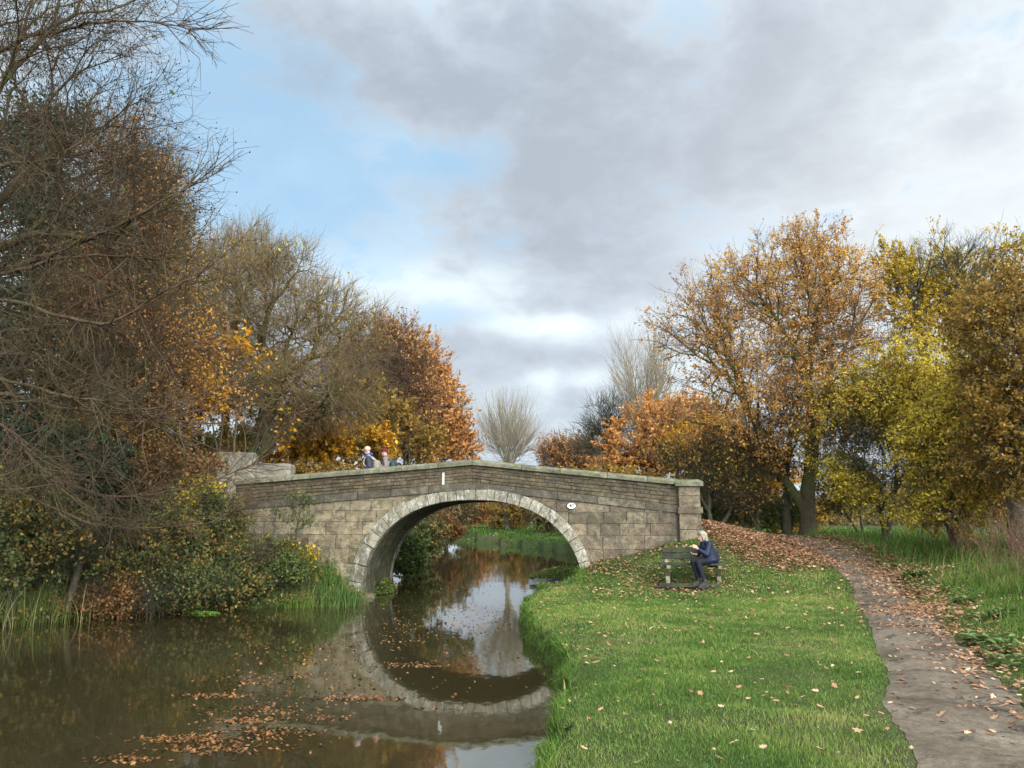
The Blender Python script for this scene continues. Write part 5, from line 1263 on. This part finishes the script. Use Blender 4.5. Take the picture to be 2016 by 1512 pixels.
# woman on the bench (local frame: x right, y away from camera, z up; origin on the ground under the seat)
wc = (4.40, 17.66); wz = gz(4.55, 17.5) - .01
wom = empty('person', (wc[0], wc[1], wz)); tag(wom, 'woman with grey bobbed hair in navy jacket sitting on the bench', 'person')
hip = Vector((.20, .10, .60)); chest = Vector((.10, .13, .88)); neck = Vector((.05, .12, 1.03)); hd = Vector((.005, .10, 1.125))
kL = Vector((-.28, -.12, .57)); kR = Vector((-.20, -.24, .56)); aL = Vector((-.18, -.20, .14)); aR = Vector((-.08, -.33, .12))
shL = Vector((.07, .28, .95)); shR = Vector((.12, -.04, .95)); elR = Vector((.03, -.15, .73)); elL = Vector((-.08, .24, .72)); hR = Vector((-.16, -.08, .86)); hL = Vector((-.16, .06, .72))
hp, HP = head(hd, (-.93, -.25, -.28))
body = [('c', hip + Vector((0, .06, 0)), chest, .12, .13), ('c', hip, hip + Vector((0, .12, 0)), .12, .12), ('c', chest, neck, .11, .055), ('c', neck, hd + Vector((0, 0, -.05)), .05, .05),
        ('c', shL, shR, .06, .06), ('c', hip + Vector((0, .10, 0)), kL, .085, .06), ('c', hip, kR, .085, .06), ('c', kL, aL, .055, .036), ('c', kR, aR, .055, .036),
        ('c', aL, aL + Vector((-.09, -.03, -.08)), .032, .024), ('c', aR, aR + Vector((-.09, -.045, -.07)), .032, .024),
        ('c', shR, elR, .048, .038), ('c', elR, hR, .036, .026), ('c', shL, elL, .048, .038), ('c', elL, hL, .036, .026)] + hp
body += hand(hR, (-.8, 0, .55), (.1, -1, .1), (-.5, 0, -.8), curl=.7, thumb=1) + hand(hL, (-.9, -.2, .1), (0, 0, -1), (-.2, .95, 0), curl=.55, thumb=1)
wb = blob('body', body, .008, MT['skin'], wom, 3)
MT['eye'] = mat_plain('eye', (.03, .02, .015), .2, .1)
for sd_ in (-1, 1):
    ey = MB(); c_ = HP(.079, .030 * sd_, .012); ey.box((c_.x - .007, c_.y - .007, c_.z - .005), (c_.x + .007, c_.y + .007, c_.z + .005)); ey.build('eye', MT['eye'], wom, bevel=.003)
blob('jacket', [('c', hip + Vector((.01, .06, -.02)), chest, .165, .155), ('e', hip + Vector((-.02, .03, .0)), (.19, .19, .11)), ('c', chest, neck + Vector((0, 0, -.03)), .145, .075), ('c', shL, shR, .085, .085),
     ('c', shR, elR, .074, .064), ('c', elR, hR + (elR - hR) * .22, .062, .045), ('c', shL, elL, .074, .064), ('c', elL, hL + (elL - hL) * .22, .062, .045), ('c', hip + Vector((-.02, 0, -.01)), hip + (kR - hip) * .35, .12, .095), ('c', hip + Vector((-.02, .1, -.01)), hip + (kL - hip) * .32, .12, .09),
     ('c', neck + Vector((.02, -.04, .01)), neck + Vector((.03, .05, .01)), .05, .05)], .012, MT['navy'], wom, 3)
blob('leggings', [('c', hip + Vector((0, .10, 0)), kL, .10, .072), ('c', hip, kR, .10, .072), ('c', kL, aL, .068, .045), ('c', kR, aR, .068, .045)], .011, MT['leggings'], wom, 2)
for q, a in (('l', aL), ('r', aR)):
    blob('boot', [('c', a + Vector((0, 0, .04)), a + Vector((0, 0, -.05)), .052, .05), ('c', a + Vector((.03, .01, -.085)), a + Vector((-.15, -.06, -.10)), .045, .036), ('c', a + Vector((-.03, 0, -.04)), a + Vector((-.12, -.05, -.075)), .055, .048)], .010, MT['boots'], wom, 2)
blob('hair', [('e', HP(-.018, 0, .055), (.102, .100, .085)), ('c', HP(-.05, .055, .03), HP(-.03, .082, -.10), .05, .035), ('c', HP(-.05, -.055, .03), HP(-.03, -.082, -.10), .05, .035), ('c', HP(-.07, 0, .03), HP(-.075, 0, -.11), .065, .05),
     ('c', HP(.03, .06, .07), HP(.03, .078, -.07), .028, .018), ('c', HP(.03, -.06, .07), HP(.03, -.078, -.07), .028, .018), ('c', HP(.045, -.045, .09), HP(.045, .045, .09), .03, .03)], .009, MT['hair_grey'], wom, 3)
# two walkers on the bridge
MT['black_jacket'] = mat_plain('charcoal_jacket', (.030, .031, .045), .8, .3, 14); MT['cream'] = mat_plain('cream_cap', (.42, .37, .26), .8, .12, 20)
MT['maroon'] = mat_plain('maroon_wool', (.075, .012, .020), .9, .3, 40); MT['taupe'] = mat_plain('taupe_jacket', (.15, .125, .105), .8, .2, 14)
MT['canvas'] = mat_plain('beige_canvas', (.20, .17, .13), .85, .2, 20); MT['teal'] = mat_plain('teal_nylon', (.008, .03, .042), .6, .25, 14)
MT['blue_scarf'] = mat_plain('blue_scarf', (.035, .055, .19), .9, .3, 30); MT['trousers'] = mat_plain('dark_trousers', (.02, .022, .03), .9, .2); MT['strap'] = mat_plain('pale_strap', (.34, .31, .25), .8, .1)
def walker(px, py, Y, lb, jm, tall, blb, bpm, bag):
    p = atY(px, py, Y); s_ = (p[:2] - B0) @ EX; zt = p[2]; zd = deckz(s_); k = (zt - zd) / 1.72
    r = empty('person', (p[0], p[1], zd), BPH); tag(r, lb, 'person')
    k = max(k, .9); q = lambda x, y, z: Vector((x * k, y * k, z * k))
    hd = q(-.05, 0, 1.60); nk = q(.0, 0, 1.46); ch = q(.04, 0, 1.24); hp_ = q(.06, 0, .95)
    kl, kr, al, ar = q(-.16, -.1, .52), q(.14, .1, .50), q(-.18, -.1, .10), q(.34, .1, .14)
    sl_, sr_, e1, e2, h1, h2 = q(.03, -.19, 1.36), q(.03, .19, 1.36), q(.08, -.25, 1.10), q(.10, .25, 1.10), q(-.20, -.22, 1.02), q(-.17, .22, 1.0)
    hh, HQ = head(hd, (-1, 0, -.15), k)
    bd = [('c', hp_, ch, .13, .14), ('c', ch, nk, .12, .055), ('c', nk, hd, .055, .055), ('c', sl_, sr_, .06, .06), ('c', hp_ + q(0, -.09, 0), kl, .09, .06), ('c', kl, al, .058, .04), ('c', hp_ + q(0, .09, 0), kr, .09, .06), ('c', kr, ar, .058, .04),
          ('c', al, al + q(-.16, 0, -.06), .04, .032), ('c', ar, ar + q(-.15, 0, -.09), .04, .032), ('c', sl_, e1, .05, .04), ('c', e1, h1, .04, .028), ('c', sr_, e2, .05, .04), ('c', e2, h2, .04, .028)] + hh
    bd += hand(h1, (-1, 0, .1), (0, -1, 0), (0, 0, -1), k, .6, -1) + hand(h2, (-1, 0, .1), (0, 1, 0), (0, 0, -1), k, .6, -1)
    blob('body', bd, .010, MT['skin'], r, 2)
    blob('jacket', [('c', hp_ + q(0, 0, -.05), ch, .165, .165), ('c', ch, nk + q(0, 0, -.03), .155, .08), ('c', sl_, sr_, .085, .085), ('c', sl_, e1, .075, .062), ('c', e1, h1 + (e1 - h1) * .15, .06, .045), ('c', sr_, e2, .075, .062), ('c', e2, h2 + (e2 - h2) * .15, .06, .045), ('c', nk + q(.02, -.03, -.02), nk + q(.02, .03, -.02), .075, .075)], .014, jm, r, 3)
    blob('trousers', [('c', hp_ + q(0, -.09, -.05), kl, .11, .08), ('c', kl, al, .078, .06), ('c', hp_ + q(0, .09, -.05), kr, .11, .08), ('c', kr, ar, .078, .06)], .014, MT['trousers'], r, 2)
    if bag == 'canvas':
        blob('cap', [('e', HQ(-.005, 0, .055), (.098 * k, .095 * k, .075 * k)), ('c', HQ(.09, -.035, .045), HQ(.15, -.03, .018), .016, .009), ('c', HQ(.09, .035, .045), HQ(.15, .03, .018), .016, .009), ('c', HQ(.09, 0, .05), HQ(.165, 0, .02), .016, .009)], .008, MT['cream'], r, 2)
        blob('scarf', [('c', nk + q(-.05, -.05, -.0), nk + q(.06, -.05, .03), .05, .05), ('c', nk + q(-.05, .05, -.0), nk + q(.06, .05, .03), .05, .05)], .010, MT['blue_scarf'], r, 2)
    else:
        blob('woolly_hat', [('e', HQ(-.012, 0, .055), (.102 * k, .098 * k, .085 * k)), ('e', HQ(-.012, 0, .02), (.105 * k, .10 * k, .03 * k))], .008, MT['maroon'], r, 2)
    b = empty('backpack', r.location, BPH); tag(b, blb, 'backpack')
    blob('bag', [('c', q(.25, -.09, 1.22), q(.27, -.09, .96), .10, .125), ('c', q(.25, .09, 1.22), q(.27, .09, .96), .10, .125), ('c', q(.36, -.06, 1.0), q(.36, .06, 1.0), .07, .07)], .016, bpm, b, 3)
    for sy in (-1, 1): blob('strap', [('c', q(.17, .12 * sy, 1.33), q(.03, .13 * sy, 1.455), .022, .022), ('c', q(.03, .13 * sy, 1.455), q(-.10, .13 * sy, 1.36), .02, .02), ('c', q(-.10, .13 * sy, 1.36), q(-.12, .15 * sy, 1.18), .018, .018), ('c', q(-.12, .15 * sy, 1.18), q(.10, .17 * sy, 1.05), .018, .018)], .010, MT['strap'] if bag == 'canvas' else bpm, b, 1)
    if bag == 'canvas': blob('side_loop', [('c', q(.36, -.10, 1.20), q(.44, -.10, 1.12), .018, .018), ('c', q(.44, -.10, 1.12), q(.42, -.10, 1.02), .018, .018)], .009, MT['canvas'], b, 1)
walker(727, 879, 22.55, 'walker in cream cap and charcoal jacket with beige backpack crossing the bridge', MT['black_jacket'], 1.75, 'beige canvas backpack on the walker in the cream cap', MT['canvas'], 'canvas')
walker(760, 883, 22.75, 'walker in maroon woolly hat and taupe jacket following over the bridge', MT['taupe'], 1.7, 'dark teal backpack on the walker in the maroon hat', MT['teal'], 'teal')

# ------------------------------------------------------------------ light
SUN_AZ, SUN_EL = math.radians(146), math.radians(28)     # azimuth clockwise from +Y (straight ahead)
sd = bpy.data.lights.new('sun', 'SUN'); sd.energy = 1.5; sd.angle = math.radians(28); sd.color = (1, .90, .76)
so = bpy.data.objects.new('sun', sd); COL.objects.link(so)
dv = Vector((math.sin(SUN_AZ) * math.cos(SUN_EL), math.cos(SUN_AZ) * math.cos(SUN_EL), math.sin(SUN_EL)))
so.rotation_euler = dv.to_track_quat('Z', 'Y').to_euler(); so.location = dv * 50
W = bpy.data.worlds.new('World'); S.world = W; W.use_nodes = True
N = NT(W)
tc = N.n('ShaderNodeTexCoord'); D = tc.outputs['Generated']
sp_ = N.n('ShaderNodeSeparateXYZ'); N.l(D, sp_.inputs[0]); dx, dy, dz = sp_.outputs
az = N.math('ARCTAN2', dx, dy); el = N.math('ARCSINE', dz)
def dirpx(px, py):
    r = ray(px, py); r = r / np.linalg.norm(r); return math.atan2(r[0], r[1]), math.asin(r[2])
# cloud-layer coordinates: noise stretched sideways
cm = N.n('ShaderNodeCombineXYZ'); N.l(N.math('MULTIPLY', az, 1.0), cm.inputs[0]); N.l(N.math('MULTIPLY', el, 1.7), cm.inputs[1])
cw = N.n('ShaderNodeTexNoise', i_Scale=2.2, i_Detail=3.0); N.l(cm.outputs[0], cw.inputs[0])
warp = N.n('ShaderNodeVectorMath', operation='MULTIPLY_ADD'); N.l(cw.outputs[1], warp.inputs[0]); warp.inputs[1].default_value = (.11, .11, .11); N.l(cm.outputs[0], warp.inputs[2]); cv = warp.outputs[0]
wv = N.noise(3.0, 4, .55, cv); wv2 = N.noise(9, 5, .6, cv)
def blob_sum(lst, base):
    tot = None
    for px, py, rx, ry, amp in lst:
        a0, e0 = dirpx(px, py)
        # slightly warped edges
        da = N.math('MULTIPLY', N.math('SUBTRACT', az, a0), 1480 / rx); de = N.math('MULTIPLY', N.math('SUBTRACT', el, e0), 1480 / ry)
        q = N.math('ADD', N.math('MULTIPLY', da, da), N.math('MULTIPLY', de, de))
        g = N.math('MULTIPLY', N.math('EXPONENT', N.math('MULTIPLY', q, -1.0)), amp)
        tot = g if tot is None else N.math('ADD', tot, g)
    return N.math('ADD', tot, base)
vb = N.n('ShaderNodeTexVoronoi', feature='F1'); vb.inputs['Scale'].default_value = 5.5; vb.inputs['Detail'].default_value = 1.5; vb.inputs['Roughness'].default_value = .6
wn2 = N.n('ShaderNodeTexNoise', i_Scale=9.0, i_Detail=5.0); N.l(cv, wn2.inputs[0])
wp2 = N.n('ShaderNodeVectorMath', operation='MULTIPLY_ADD'); N.l(wn2.outputs[1], wp2.inputs[0]); wp2.inputs[1].default_value = (.10, .10, .10); N.l(cv, wp2.inputs[2]); N.l(wp2.outputs[0], vb.inputs['Vector'])
bil = N.math('SUBTRACT', .42, vb.outputs['Distance'])
n_big = N.noise(2.6, 6, .6, cv, .2); n_mid = N.noise(6.5, 9, .62, cv, .25); n_fin = N.noise(17, 8, .62, cv, .2)
def wsum(*t):
    o = None
    for n_, w_, c_ in t:
        q = N.math('MULTIPLY', N.math('SUBTRACT', n_, c_), w_); o = q if o is None else N.math('ADD', o, q)
    return o
nn = wsum((n_big, 1.5, .5), (n_mid, 1.6, .5), (n_fin, .8, .5), (bil, .6, 0.0))
cover = blob_sum([(430, 120, 230, 260, -.72), (520, 330, 260, 120, -.62), (680, 440, 220, 80, -.35), (250, 100, 350, 300, -.3), (900, 330, 120, 50, -.45), (870, 620, 120, 25, -.45), (780, 490, 260, 40, -.15), (620, 560, 200, 60, -.25), (960, 470, 90, 40, -.25)], 1.12)
cover = N.math('ADD', cover, N.math('MULTIPLY', nn, .85))
cf = N.ramp(cover, [(0, (.16, .16, .16)), (.36, (.55, .55, .55)), (.72, (1, 1, 1))], 'EASE')
dark = blob_sum([(900, 150, 330, 150, .40), (1150, 380, 300, 150, .40), (1350, 150, 420, 220, .26), (1700, 130, 400, 200, .16), (1120, 500, 170, 60, .30), (1000, 690, 330, 50, .24), (930, 760, 200, 60, .20), (1090, 600, 90, 26, .30), (870, 660, 110, 40, .22), (640, 150, 140, 90, .25), (1300, 560, 120, 50, .2), (1130, 700, 90, 18, .2), (650, 380, 260, 50, .12),
                  (1100, 830, 500, 60, .14), (900, 560, 280, 60, -.16), (1150, 745, 120, 20, -.40), (1080, 640, 140, 22, -.35), (1950, 330, 300, 250, -.20), (1250, 640, 160, 40, -.2), (1850, 170, 120, 60, -.2), (1500, 300, 500, 250, .12)], .52)
dark = N.math('ADD', dark, N.math('MULTIPLY', nn, .55))
cc = N.ramp(dark, [(0, (.46, .49, .52)), (.28, (.375, .415, .455)), (.55, (.285, .315, .36)), (.85, (.222, .245, .288)), (1, (.20, .222, .262))])
# warm veil to the right; sky gain added behind the viewer as fill light
aw, ew = dirpx(1980, 480)
qa = N.math('MULTIPLY', N.math('SUBTRACT', az, aw), 2.6); qe = N.math('MULTIPLY', N.math('SUBTRACT', el, ew), 2.6)
wg = N.math('EXPONENT', N.math('MULTIPLY', N.math('ADD', N.math('MULTIPLY', qa, qa), N.math('MULTIPLY', qe, qe)), -1))
cc = N.mix(N.math('MULTIPLY', wg, .5), cc, (.37, .352, .365))
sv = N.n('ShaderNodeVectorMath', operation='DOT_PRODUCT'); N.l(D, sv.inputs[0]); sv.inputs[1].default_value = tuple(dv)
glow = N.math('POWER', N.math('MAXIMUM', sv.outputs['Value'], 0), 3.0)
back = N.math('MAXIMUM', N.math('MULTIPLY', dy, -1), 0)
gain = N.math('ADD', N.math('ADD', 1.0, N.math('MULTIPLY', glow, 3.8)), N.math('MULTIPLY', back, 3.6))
sky = N.n('ShaderNodeTexSky'); sky.sky_type = 'NISHITA'; sky.sun_disc = False; sky.sun_elevation = SUN_EL; sky.sun_rotation = SUN_AZ
sky.air_density = 1.0; sky.dust_density = .6; sky.ozone_density = 1.6
SKYS = .09
blue = N.mix(.75, N.mix(1.0, sky.outputs[0], (.75, .75, .75), 'MULTIPLY'), (.20 / SKYS, .335 / SKYS, .46 / SKYS))
ccs = N.mix(1.0, cc, (1.05 / SKYS, 1.09 / SKYS, 1.07 / SKYS), 'MULTIPLY')
mixc = N.mix(cf, blue, ccs)
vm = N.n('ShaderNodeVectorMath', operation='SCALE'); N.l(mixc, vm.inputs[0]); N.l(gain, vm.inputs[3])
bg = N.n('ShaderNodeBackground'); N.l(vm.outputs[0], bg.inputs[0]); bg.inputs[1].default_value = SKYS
ow = N.n('ShaderNodeOutputWorld'); N.l(bg.outputs[0], ow.inputs[0])
W.cycles.sampling_method = 'MANUAL'; W.cycles.sample_map_resolution = 512
print('tris approx', sum(len(o.data.loops) - 2 * len(o.data.polygons) for o in S.objects if o.type == 'MESH'))
